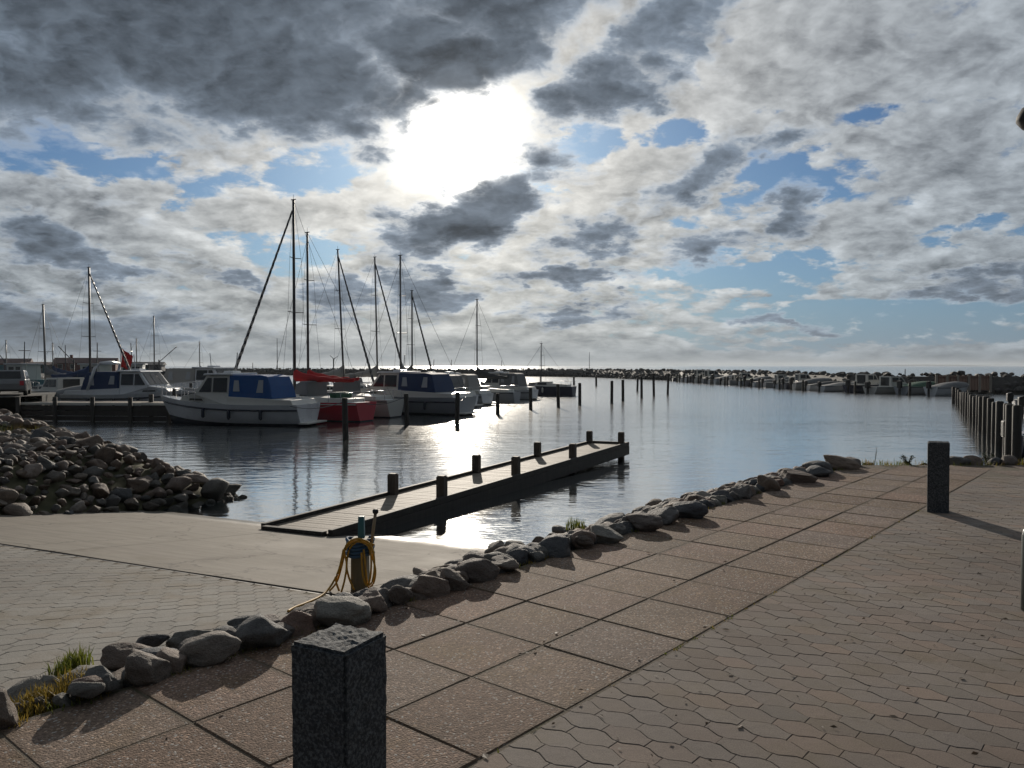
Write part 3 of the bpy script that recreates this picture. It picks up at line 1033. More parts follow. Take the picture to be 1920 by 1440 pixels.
# smaller stones filling the bank below and along the rest of the edge
rng = random.Random(5)
for k in range(520):
    s = rng.uniform(-2.2, 11.6); o = rng.uniform(0.16, 1.4)
    x, y = path_xy(s, T_IN + o)
    if y > END_Y + 1.0: continue
    if bank_z(x, y) < WATER_Z - 0.15 or (ramp_rq(x, y)[1] < 7 and bank_z(x, y) < ramp_z(x, y) + 0.03): continue
    if k % 3 and s < 1: continue
    d = rng.uniform(.20, .38)
    border_stone(x, y, max(bank_z(x, y), -.30 * (o - .1) - .05) + d * 0.16, d * rng.uniform(.9, 1.3), d, d * rng.uniform(.6, .85), rng.uniform(0, 6))
s = -1.7
while s < 11.3:                                         # tight front row of smaller cobbles along the slabs
    d = rng.uniform(.13, .25) * (.5 if s < -.62 else 1.0); s += d * rng.uniform(.55, .85); o = rng.uniform(.06, .17)
    x, y = path_xy(s, T_IN + o)
    if y > END_Y + .2: continue
    border_stone(x, y, -.03 + d * .22, d * rng.uniform(1.0, 1.3), d, d * rng.uniform(.65, .85), rng.uniform(0, 6))
s = -1.6
while s < 11.0:                                         # continuous second row close behind the edge
    s += rng.uniform(.15, .24); d = rng.uniform(.19, .33); o = rng.uniform(.18, .50)
    x, y = path_xy(s, T_IN + o)
    if y > END_Y + .3: continue
    border_stone(x, y, max(bank_z(x, y), -.22 * o - .03) + d * .12, d * rng.uniform(1.0, 1.35), d, d * rng.uniform(.6, .8), rng.uniform(0, 6))
s = 3.0
while s < 11.2:                                         # third row on the water side
    s += rng.uniform(.16, .26); d = rng.uniform(.22, .36); o = rng.uniform(.48, .85)
    x, y = path_xy(s, T_IN + o)
    if y > END_Y + .5: continue
    border_stone(x, y, max(bank_z(x, y), -.32 * o - .02) + d * .10, d * rng.uniform(1.0, 1.35), d, d * rng.uniform(.6, .85), rng.uniform(0, 6))
for k in range(150):
    s = rng.uniform(-2.0, 2.2); o = rng.uniform(0.03, 0.46); x, y = path_xy(s, T_IN + o)
    d = rng.choice([.05, .07, .09, .13, .17]) * rng.uniform(.8, 1.2)
    border_stone(x, y, bank_z(x, y) + d * .2, d * 1.3, d, d * .7, rng.uniform(0, 6))
for k in range(34):                                     # far edge, towards the piles
    x = 6.2 + k * 0.33 + rng.uniform(-.15, .15)
    if 7.0 < x < 7.35: continue
    low = x < 7.3
    d = rng.uniform(.18, .30) * (0.7 if low else 1.25)
    border_stone(x, END_Y + rng.uniform(.05, .3), 0.02 if not low else -.04, d * 1.35, d, d * .75, rng.uniform(0, 6))

# ------------------------------------------------------------------ headland of loose stones beside the ramp
TIP = Vector((-7.5, 18.7))
BK = Vector((-0.66, 0.75)).normalized(); BKN = Vector((-BK.y, BK.x))       # back edge; normal towards the land


def head_d(x, y):
    """distance inside the headland (negative outside)"""
    r, q = ramp_rq(x, y)
    toe = 6.75 + 0.75 * max(0, min(1, r / 2.5)) + 0.35 * mnoise.noise(Vector((r * .5, 1.5, 0)))
    d1 = q - toe
    w = Vector((x, y)) - TIP
    d2 = w.dot(BKN) * (1 if BKN.x < 0 else -1) + 0.3 * mnoise.noise(Vector((w.dot(BK) * .4, 4, 0)))
    return min(d1, d2)


def head_z(x, y):
    d = head_d(x, y)
    b0 = max(WATER_Z, ramp_z(x, y)) if d > -1 else WATER_Z
    top = -0.12 + 0.010 * max(0, y - 16) + 0.06 * mnoise.noise(Vector((x * .35, y * .35, 0)))
    if d < 0: return b0 + d * 0.6
    return min(top, b0 + 0.52 * d)


hd = MB(); idx2 = {}
GS = 0.4
def hv(i, j):
    if (i, j) not in idx2:
        x, y = -34 + i * GS, 5 + j * GS
        idx2[(i, j)] = len(hd.v); hd.v.append((x, y, head_z(x, y) - 0.10))
    return idx2[(i, j)]
for i in range(int(30 / GS)):
    for j in range(int(42 / GS)):
        x, y = -34 + (i + .5) * GS, 5 + (j + .5) * GS
        if head_d(x, y) > -1.2: hd.f.append((hv(i, j), hv(i + 1, j), hv(i + 1, j + 1), hv(i, j + 1)))
headland = hd.build('headland', 'grassy', kind='structure', smooth=True)
riprap = empty('stone_embankment', (-10, 19, -1.0), 0, 'sloping heap of loose grey and brown stones left of the boat ramp', 'embankment')
cand = []
rng = random.Random(11)
tries = 0
grid = {}
while tries < 90000 and len(cand) < 3600:
    tries += 1
    x = rng.uniform(-27, -5.2); y = rng.uniform(9.0, 44)
    d = head_d(x, y)
    if d < -0.08: continue
    if abs(x) > 0.66 * y + 1.4: continue
    flat = head_z(x, y) > -0.145 + 0.010 * max(0, y - 16) - .02
    # a bare patch on top
    if ((x + 14.2) / 1.9) ** 2 + ((y - 21.4) / 1.0) ** 2 < 1: continue
    far = y > 24
    size = rng.choice([.15, .19, .23, .28, .33, .40, .50]) * rng.uniform(.85, 1.15) * (1.25 if far else 1.0)
    key = (int(x / 1.0), int(y / 1.0)); ok = True
    for a_ in (-1, 0, 1):
        for c_ in (-1, 0, 1):
            for (qx, qy, qs) in grid.get((key[0] + a_, key[1] + c_), ()):
                if (qx - x) ** 2 + (qy - y) ** 2 < (0.36 * (qs + size)) ** 2: ok = False; break
            if not ok: break
        if not ok: break
    if not ok: continue
    grid.setdefault(key, []).append((x, y, size))
    cand.append((x, y, size))
cand.sort(key=lambda q: -q[2] / q[1] - (10 if head_d(q[0], q[1]) < 3 and q[1] < 24 and ramp_rq(q[0], q[1])[0] < 4.5 and q[0] > -.66 * q[1] else 0))
rest = MB()
RT = []
for me in RIPS: RT.append(([v.co.copy() for v in me.vertices], [tuple(p.vertices) for p in me.polygons]))
for k, (x, y, size) in enumerate(cand):
    me_i = rng.randrange(12)
    sx, sy, sz = size * rng.uniform(1.0, 1.5), size * rng.uniform(.85, 1.1), size * rng.uniform(.6, .95)
    zc = head_z(x, y) + sz * 0.10
    rot = (rng.uniform(-.4, .4), rng.uniform(-.4, .4), rng.uniform(0, 6.28))
    if k < 300:
        obj('stone', RIPS[me_i], riprap, Vector((x, y, zc)) - riprap.location, rot, (sx, sy, sz))
    else:
        mt = Matrix.Translation(Vector((x, y, zc)) - riprap.location) @ Matrix.Rotation(rot[2], 4, 'Z') @ Matrix.Rotation(rot[0], 4, 'X') @ Matrix.Diagonal((sx, sy, sz, 1))
        rest.add([mt @ c for c in RT[me_i][0]], RT[me_i][1])
me2 = bpy.data.meshes.new('stone_heap'); me2.from_pydata(rest.v, [], rest.f); me2.materials.append(M['rip'])
for p in me2.polygons: p.use_smooth = True
o = obj('stone_heap', me2, riprap); o['kind'] = 'stuff'

# ------------------------------------------------------------------ breakwater
BW = [(82, 70), (58, 78), (44, 84), (39.5, 90), (36.5, 116), (33.5, 155), (21, 201), (-9, 226), (-60, 240), (-150, 262), (-300, 300)]
bw = empty('breakwater', (37, 116, WATER_Z), 0, 'long dark rock breakwater curving round the far side of the harbour', 'breakwater')


def poly_pts(pts, step):
    out = []
    for (x0, y0), (x1, y1) in zip(pts, pts[1:]):
        L = math.hypot(x1 - x0, y1 - y0); k = max(1, int(L / step))
        for i in range(k):
            f = i / k; out.append((x0 + (x1 - x0) * f, y0 + (y1 - y0) * f, -(y1 - y0) / L, (x1 - x0) / L))
    return out


core = MB(); pp = poly_pts(BW, 6.0); n = len(pp)
sec = [(3.0, -1.0), (1.6, 0.9), (.8, 1.7), (-2.4, 1.7), (-6, -1.0)]
for (x, y, nx, ny) in pp:
    for (o, h) in sec: core.v.append((x + nx * o - 37, y + ny * o - 116, h))
for i in range(n - 1):
    for k in range(4): core.f.append((i * 5 + k, i * 5 + k + 1, i * 5 + 6 + k, i * 5 + 5 + k))
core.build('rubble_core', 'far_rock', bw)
rk = MB(); rng = random.Random(3)
ICO = []
for k in range(6):
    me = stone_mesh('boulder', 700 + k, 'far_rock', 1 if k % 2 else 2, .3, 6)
    ICO.append(([v.co.copy() for v in me.vertices], [tuple(p.vertices) for p in me.polygons]))
for (x, y, nx, ny) in poly_pts(BW, 0.75):
    if abs(x) > .8 * y + 5: continue
    for (o, h) in ((3.1, -.1), (2.3, .55), (1.5, 1.1), (.5, 1.75), (-.8, 1.9)):
        if y > 180 and o > 2.5: continue
        s = rng.uniform(.5, 1.05)
        px_, py_ = x + nx * (o + rng.uniform(-.4, .4)), y + ny * (o + rng.uniform(-.4, .4))
        mt = Matrix.Translation((px_ - 37, py_ - 116, h + rng.uniform(-.3, .12))) @ Matrix.Rotation(rng.uniform(0, 6), 4, 'Z') @ Matrix.Diagonal((s * 1.2, s, s * .8, 1))
        vv, ff = ICO[rng.randrange(6)]
        rk.add([mt @ c for c in vv], ff)
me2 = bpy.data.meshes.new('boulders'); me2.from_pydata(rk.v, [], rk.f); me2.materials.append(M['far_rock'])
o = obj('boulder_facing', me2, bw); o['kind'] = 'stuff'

#@@OBJECTS@@
# ------------------------------------------------------------------ timber pier beside the ramp
PN_L, PN_R = Vector((-4.20, 13.05, -1.035)), Vector((-2.88, 12.50, -1.035))
PF_R, PF_L = Vector((3.62, 24.15, -0.75)), Vector((2.44, 24.70, -0.75))
pier = empty('timber_pier', (0, 18.5, WATER_Z), 0, 'narrow plank pier with square posts running out beside the boat ramp', 'pier')
PO = Vector((0, 18.5, WATER_Z))


def pier_pt(f, w, dz=0.0):
    l = PN_L.lerp(PF_L, f); r = PN_R.lerp(PF_R, f)
    return l.lerp(r, w) + Vector((0, 0, dz)) - PO


plen = (PF_R - PN_R).length
NPL = 92
dirp = (PF_R - PN_R).normalized(); acr = (PN_R - PN_L); pw_ = acr.length
pl_me = slab_mesh('deck_plank', pw_ - 0.14, plen / NPL - 0.009, 0.04, 0.004, 'plank')
arot = math.atan2(acr.y, acr.x)
pit = math.asin(dirp.z)
for i in range(NPL):
    c = pier_pt((i + .5) / NPL, .5, -0.012 + random.uniform(-.002, .002))
    o = obj('deck_plank', pl_me, pier); o.matrix_local = Matrix.Translation(c) @ Matrix.Rotation(arot + random.uniform(-.004, .004), 4, 'Z') @ Matrix.Rotation(pit, 4, 'X')


def beam(name, a, b, up0, up1, th, side, mat, parent, z2=None):
    """beam from a to b; vertical extent up0..up1 and thickness th towards side"""
    m = MB(); s = Vector(side) * th
    vs_ = [a + Vector((0, 0, up0)), b + Vector((0, 0, up0)), b + s + Vector((0, 0, up0)), a + s + Vector((0, 0, up0)),
           a + Vector((0, 0, up1)), b + Vector((0, 0, up1)), b + s + Vector((0, 0, up1)), a + s + Vector((0, 0, up1))]
    m.add(vs_, [(3, 2, 1, 0), (4, 5, 6, 7), (0, 1, 5, 4), (1, 2, 6, 5), (2, 3, 7, 6), (3, 0, 4, 7)])
    return m.build(name, mat, parent, bevel=0.008)


an = acr.normalized()
beam('edge_beam', pier_pt(0, 0), pier_pt(1, 0), -.06, .055, .085, an, 'dark_wood', pier)
beam('edge_beam', pier_pt(0, 1), pier_pt(1, 1), -.06, .055, .085, -an, 'dark_wood', pier)
beam('end_beam', pier_pt(0, 0.07), pier_pt(0, 0.93), -.05, .035, .10, -dirp, 'dark_wood', pier)
beam('end_beam', pier_pt(1, 0.07), pier_pt(1, 0.93), -.10, .05, .08, -dirp, 'dark_wood', pier)
beam('side_board', pier_pt(0.0, 1.005), pier_pt(1, 1.005), -.33, -.065, .05, -an, 'dark_wood', pier)
beam('side_board', pier_pt(0.0, -.005), pier_pt(1, -.005), -.33, -.065, .05, an, 'dark_wood', pier)
beam('end_board', pier_pt(1.0, 0.05), pier_pt(1.0, .95), -.33, -.105, .05, dirp, 'dark_wood', pier)
beam('bearer', pier_pt(0.02, .30), pier_pt(.99, .30), -.22, -.06, .12, an, 'dark_wood', pier)
beam('bearer', pier_pt(0.02, .66), pier_pt(.99, .66), -.22, -.06, .12, an, 'dark_wood', pier)


def solve_f(px, w):
    best, bf = 1e9, 0
    for k in range(1001):
        p = pier_pt(k / 1000, w) + PO
        e = abs(960 + F_PX * p.x / p.y - px)
        if e < best: best, bf = e, k / 1000
    return bf


for (px, w, ytop) in ((736, 0.07, 888), (893, .07, 853), (1008, .07, 829), (1109, .07, 808), (828, .89, 892), (967, .89, 856), (1074, .89, 832), (1165, .89, 810)):
    f = min(solve_f(px, w), .985); p = pier_pt(f, w); d = (p + PO).y
    ztop = CAM_H - (ytop - 686) / F_PX * d - WATER_Z
    m = MB(); h = .085
    m.box((-h, -h, -2.6), (h, h, ztop - .02)); m.box((-h + .012, -h + .012, ztop - .02), (h - .012, h - .012, ztop))
    o = m.build('pier_post', 'post_wood', pier, bevel=.008)
    o.location = (p.x, p.y, 0); o.rotation_euler = (0, 0, arot + random.uniform(-.06, .06))

# ------------------------------------------------------------------ granite bollards
def bollard(loc, rz, label, h=0.79, w=0.216, seed=0):
    bm = bmesh.new(); bmesh.ops.create_cube(bm, size=1.0)
    for v in bm.verts: v.co = Vector((v.co.x * w, v.co.y * w, (v.co.z + .5) * (h + .15) - .15))
    bmesh.ops.bevel(bm, geom=bm.edges[:], offset=0.010, segments=2, affect='EDGES')
    bmesh.ops.triangulate(bm, faces=bm.faces[:])
    for _ in range(6):
        es = [e for e in bm.edges if e.calc_length() > 0.022]
        if not es: break
        bmesh.ops.subdivide_edges(bm, edges=es, cuts=1)
        bmesh.ops.triangulate(bm, faces=bm.faces[:])
    bm.normal_update()
    off = Vector((seed * 9.1, 3.3, 1.7))
    mv = []
    for v in bm.verts:
        top = max(0.0, min(1.0, (v.co.z - h + .03) / .03))
        amp = 0.0030 + 0.0055 * top
        k = mnoise.noise(v.co * 26 + off) * amp + mnoise.noise(v.co * 70 + off) * amp * .45
        mv.append((v, v.normal * k))
    for v, d in mv: v.co += d
    me = bpy.data.meshes.new('granite_bollard'); bm.to_mesh(me); bm.free()
    me.materials.append(M['granite'])
    return obj('granite_bollard', me, None, loc, (0, 0, rz), label=label, category='bollard', group='granite bollards along the path')


q = gp(637, 1194, 0.79)
bollard((q.x, q.y, 0), R(-27), 'rough square grey granite bollard in the near foreground on the slab path', seed=1)
bollard((4.83, 8.86, 0), R(-27), 'dark square granite bollard at the far corner casting a shadow on the pavers', seed=2)

# ------------------------------------------------------------------ lamp post at the right border
q = gp(1937, 1145)
lp = empty('lamp_post', (q.x, q.y, 0), 0, 'slim lamp post with a dark domed head at the right border', 'lamp post')
MB().lathe([(.072, 0), (.072, .50), (.064, .54), (.045, .56)], 20).build('base_sleeve', 'green_metal', lp, smooth=True)
MB().lathe([(.036, .55), (.034, 3.22)], 16).build('pole', 'green_metal', lp, smooth=True)
MB().lathe([(.03, 3.21), (.105, 3.24), (.14, 3.285), (.137, 3.32), (.11, 3.37), (.05, 3.40), (.01, 3.41)], 24).build('lamp_head', 'lamp_dark', lp, smooth=True)

# ------------------------------------------------------------------ post with the coiled yellow rope
hp_loc = Vector((-1.53, 7.86, ramp_z(-1.53, 7.86)))
hp = empty('rope_post', hp_loc, 0, 'short square wooden post with blue lashing beside the boat ramp', 'post')
S_ = 7.86 / F_PX
def hx(px, py, dy=0.0):
    p = at_depth(px, py, 7.86 + dy); return p - hp_loc
zt = hx(680, 1008).z
MB().box((-.085, -.08, -.25), (.085, .08, zt), taper=0.006).build('post', 'hose_post', hp, bevel=.008)
b = MB()
for k in range(5):
    z0 = zt - .16 + k * .035
    pts = [(math.cos(a_ / 16 * 2 * math.pi) * .125 * (1 if k % 2 else 1.06), math.sin(a_ / 16 * 2 * math.pi) * .118, z0 + .012 * math.sin(a_)) for a_ in range(17)]
    b.tube(pts, .017, 6)
b.build('lashing', 'blue_rope', hp, smooth=True)
MB().box((-.02, -.03, zt - .02), (.045, .04, hx(690, 968).z), taper=.004).build('upright', 'teal', hp, bevel=.006)
st = MB(); st.tube([hx(694, 1040, -.09), hx(699, 1000, -.07), hx(704, 962, -.06)], .016, 8)
st.build('stake', 'tan', hp, smooth=True)
st = MB(); st.lathe([(.012, -.02), (.03, 0), (.03, .02), (.02, .035)], 10, hx(704, 961, -.06)); st.build('stake_cap', 'black', hp, smooth=True)

rope = empty('rope_coil', hp_loc + Vector((0, 0, zt)), 0, 'coil of yellow rope hanging over the short wooden post', 'rope')
ro = rope.location
def rp_(px, py, dy): return at_depth(px, py, 7.86 + dy) - ro
def smoothline(pts, n=6):
    pts = [Vector(p) for p in pts]; out = []
    for i in range(len(pts) - 1):
        p0 = pts[max(i - 1, 0)]; p1 = pts[i]; p2 = pts[i + 1]; p3 = pts[min(i + 2, len(pts) - 1)]
        for k in range(n):
            t = k / n
            out.append(0.5 * ((2 * p1) + (p2 - p0) * t + (2 * p0 - 5 * p1 + 4 * p2 - p3) * t * t + (3 * p1 - p0 - 3 * p2 + p3) * t ** 3))
    out.append(pts[-1]); return out
loops = [
    [(697, 1022), (672, 1012), (650, 1024), (642, 1056), (632, 1090), (618, 1108)],
    [(700, 1024), (674, 1016), (656, 1028), (650, 1060), (655, 1085), (664, 1106)],
    [(698, 1028), (670, 1014), (648, 1030), (640, 1062), (630, 1086), (636, 1108)],
    [(702, 1022), (668, 1010), (646, 1028), (650, 1058), (646, 1088), (640, 1110)],
    [(672, 1012), (688, 1020), (698, 1044), (704, 1070), (700, 1094), (690, 1100), (686, 1072), (682, 1030)],
    [(674, 1014), (692, 1024), (696, 1052), (694, 1084), (688, 1098), (680, 1076), (678, 1036)],
    [(670, 1010), (690, 1016), (700, 1036), (702, 1066), (698, 1090), (692, 1097)],
    [(644, 1030), (636, 1066), (622, 1096), (596, 1120), (560, 1138), (544, 1142)],
]
for k, lp_ in enumerate(loops):
    dy0 = -.11 - .012 * k
    pts = [rp_(x, y, dy0) for x, y in lp_]
    if k == 7:                                          # the loose end trails over the pavers
        pts = pts[:3] + [surf_hit(x, y, lambda a_, b2: ramp_z(a_, b2) + .014) - ro for x, y in ((604, 1116), (575, 1130), (552, 1139), (540, 1146))]
    m = MB(); m.tube(smoothline(pts), .0105, 6)
    m.build('rope_strand', 'hose', rope, smooth=True)

# ------------------------------------------------------------------ boats
class Hull:
    def __init__(s, L, B, F, bow=0.35, draft=0.35, tw=0.75, rake=0.7, full=0.46, vee=0.5):
        s.L, s.B, s.F, s.bow, s.draft, s.tw, s.rake, s.full, s.vee = L, B, F, bow, draft, tw, rake, full, vee

    def hw(s, u):
        if u < .42: k = s.tw + (1 - s.tw) * math.sin(math.pi / 2 * u / .42)
        else: k = max(0.0, 1 - ((u - .42) / .58) ** 2.3)
        return s.B / 2 * max(k, 0.012)

    def sheer(s, u): return s.F + s.bow * max(0, u - .25) ** 2 / .5625 + .04 * (1 - u)

    def pt(s, u, v, side=1, out=0.0):
        zk = -s.draft * (1 - u ** 4)
        zt = s.sheer(u)
        z = zk + (zt - zk) * v
        flare = 1 if u < .5 else 1 + (u - .5) * .6
        y = s.hw(u) * (v ** (s.full * flare))
        x = (u - .5) * s.L - s.rake * (1 - v) * max(0, u - .45) / .55
        return Vector((x, side * (y + out), z))

    def shell(s, v0=0.0, v1=1.0, n=22, m=8, transom=True):
        mb = MB()
        for side in (1, -1):
            vs_ = [s.pt(i / n, v0 + (v1 - v0) * j / m, side) for i in range(n + 1) for j in range(m + 1)]
            fs = [(i * (m + 1) + j, (i + 1) * (m + 1) + j, (i + 1) * (m + 1) + j + 1, i * (m + 1) + j + 1) for i in range(n) for j in range(m)]
            mb.add(vs_, fs)
        if transom:
            pts = [s.pt(0, v0 + (v1 - v0) * j / m, 1) for j in range(m + 1)] + [s.pt(0, v0 + (v1 - v0) * j / m, -1) for j in range(m, -1, -1)]
            mb.add(pts, [tuple(range(len(pts)))])
        return mb

    def deck(s, n=22, dz=-.03, inset=.02):
        mb = MB(); vs_ = []
        for i in range(n + 1):
            u = i / n; h = max(s.hw(u) - inset, .005); z = s.sheer(u) + dz; x = (u - .5) * s.L
            vs_ += [(x, -h, z), (x, 0, z + .04), (x, h, z)]
        mb.add(vs_, [(i * 3 + k, i * 3 + 3 + k, i * 3 + 4 + k, i * 3 + 1 + k) for i in range(n) for k in range(2)])
        return mb

    def band(s, v, r, n=24, out=.01):
        mb = MB()
        for side in (1, -1):
            mb.tube([s.pt(.002 + .99 * i / n, v, side, out) for i in range(n + 1)], r, 6)
        return mb

    def line(s, u, inset=.1): return max(s.hw(u) - inset, .02)


def rails(h, root, u0, u1, ht=.55, n=6, inset=.08, name='rail'):
    top = MB()
    for side in (1, -1):
        pts = []
        for i in range(n + 1):
            u = u0 + (u1 - u0) * i / n
            b_ = Vector(((u - .5) * h.L, side * h.line(u, inset), h.sheer(u)))
            pts.append(b_ + Vector((0, 0, ht)))
            top.tube([b_, b_ + Vector((0, 0, ht))], .014, 5)
        top.tube(pts, .016, 5)
    e1 = Vector(((u1 - .5) * h.L, h.line(u1, inset), h.sheer(u1) + ht)); e2 = e1.copy(); e2.y *= -1
    top.tube([e1, (e1 + e2) / 2 + Vector((.12, 0, 0)), e2], .016, 5)
    return top.build(name, 'steel', root, smooth=True)


def side_panes(root, name, mat, quads, yf, parent=None, th=.015):
    """quads: list of [(x,z)...] glazed into both cabin sides"""
    for q in quads:
        for side in (1, -1):
            m = MB(); m.plate([(x, side * yf(x, z), z) for x, z in q], (0, side, 0), th)
            m.build(name, mat, parent or root)


def motorboat(root, hull_mat='white', canopy='blue_cloth', L=9.3, B=3.0, F=.98, cabin='white2', stripe='navy', arch=False):
    h = Hull(L, B, F, .42, .30, .86, .75, .36)
    h.shell().build('hull', hull_mat, root, smooth=True)
    h.band(.80, .045).build('rubbing_strake', stripe, root, smooth=True)
    h.shell(0.0, .31, transom=True).build('boot_top', 'antifoul', root, smooth=True).scale = (1.002, 1.006, 1)
    h.deck().build('deck', 'white', root)
    s = L / 9.3
    zf = F + .02
    cw = lambda x, z: (B / 2 - .34) * (1 - .06 * max(0, z - F)) * (1 if x < L * .12 else max(.45, 1 - ((x - L * .12) / (L * .30)) ** 2 * .75))
    # low fore cabin
    prof = [(-.5 * s, F - .05), (2.9 * s, F + .05), (2.5 * s, F + .42), (1.4 * s, F + .56), (-.5 * s, F + .58)]
    fc = MB().extr(prof, cw).build('fore_cabin', cabin, root, bevel=.04)
    # deck house with raked windscreen
    zr = F + 1.42
    wheel = [(-.55 * s, F - .05), (1.6 * s, F + .5), (.85 * s, zr), (-.55 * s, zr)]
    hw_ = lambda x, z: (B / 2 - .30) * (1 - .10 * max(0, z - F - .3))
    MB().extr(wheel, hw_).build('deck_house', cabin, root, bevel=.03)
    side_panes(root, 'side_window', 'glass', [[(-.42 * s, F + .62), (.42 * s, F + .62), (.42 * s, zr - .12), (-.42 * s, zr - .12)],
                                              [(.52 * s, F + .62), (1.28 * s, F + .62), (.78 * s, zr - .12), (.52 * s, zr - .12)]], lambda x, z: hw_(x, z) + .002)
    fw = MB()
    for k in (-1, 0, 1):
        w0 = (B / 2 - .40) * .62
        y0, y1 = k * w0 - w0 * .46, k * w0 + w0 * .46
        fw = MB(); fw.plate([(1.45 * s + .06, y0, F + .62), (1.45 * s + .06, y1, F + .62), (.93 * s + .03, y1 * .93, zr - .08), (.93 * s + .03, y0 * .93, zr - .08)], (.85, 0, .5), .012)
        fw.build('windscreen_pane', 'glass', root)
    rf = MB().extr([(-.75 * s, zr + .004), (1.02 * s, zr + .004), (.92 * s, zr + .09), (-.75 * s, zr + .11)], lambda x, z: B / 2 - .30).build('roof', 'white', root, bevel=.03)
    MB().extr([(-.3 * s, zr + .11), (.35 * s, zr + .10), (.3 * s, zr + .20), (-.25 * s, zr + .20)], lambda x, z: .35).build('hatch', 'white', rf, bevel=.02)
    # cockpit sides and canvas canopy
    MB().extr([(-4.45 * s, F), (-.5 * s, F - .02), (-.5 * s, F + .42), (-4.3 * s, F + .26)], lambda x, z: B / 2 - .22).build('cockpit_coaming', cabin, root, bevel=.03)
    if canopy:
        cp = lambda x, z: (B / 2 - .24) * (1 - .12 * max(0, z - F - .4))
        cz = zr - .02
        prof = [(-.56 * s, F + .36), (-3.2 * s, F + .30), (-3.05 * s, F + .9), (-2.85 * s, cz - .04), (-2.4 * s, cz + .04), (-.56 * s, cz + .03)]
        can = MB().extr(prof, cp).build('canopy', canopy, root, bevel=.05)
        side_panes(root, 'canopy_window', 'clear', [[(-1.25 * s, F + .66), (-.85 * s, F + .66), (-.88 * s, cz - .22), (-1.15 * s, cz - .22)],
                                                    [(-2.65 * s, F + .60), (-2.25 * s, F + .60), (-2.35 * s, cz - .2), (-2.62 * s, cz - .2)]], lambda x, z: cp(x, z) + .004, parent=can)
    side_panes(root, 'porthole', 'glass', [[(1.05 * s, F + .20), (1.95 * s, F + .22), (1.9 * s, F + .31), (1.1 * s, F + .30)]], lambda x, z: cw(x, z) + .004)
    rails(h, root, .66, .985, .48)
    m = MB(); m.tube([(L * .40, 0, F + .40), (L * .40, 0, F + .72)], .09, 8); m.build('windlass', 'black', root, smooth=True)
    m = MB(); m.box((-L / 2 - .45, -B * .36, .10), (-L / 2 + .02, B * .36, .18)); m.build('swim_platform', 'white2', root, bevel=.02)
    m = MB(); m.tube([(-.2 * s, 0, zr + .1), (-.3 * s, 0, zr + 1.1)], .025, 6); m.build('signal_mast', 'steel', root)
    for side in (-1, 1):
        for u in (.22, .42, .60):
            p = h.pt(u, .8, side, .09); m = MB(); m.lathe([(.02, -.28), (.085, -.2), (.085, .12), (.02, .2)], 10, (p.x, p.y, p.z - .18)); m.build('fender', 'navy', root, smooth=True)
    if arch:
        m = MB()
        for side in (1, -1):
            m.tube([(-2.7 * s, side * (B / 2 - .25), F + .3), (-2.2 * s, side * (B / 2 - .3), zr + .25), (-2.0 * s, side * (B / 2 - .6), zr + .55)], .09, 8)
        m.tube([(-2.0 * s, B / 2 - .6, zr + .55), (-1.98 * s, 0, zr + .62), (-2.0 * s, -B / 2 + .6, zr + .55)], .09, 8)
        m.build('radar_arch', 'white', root, smooth=True)
    return h


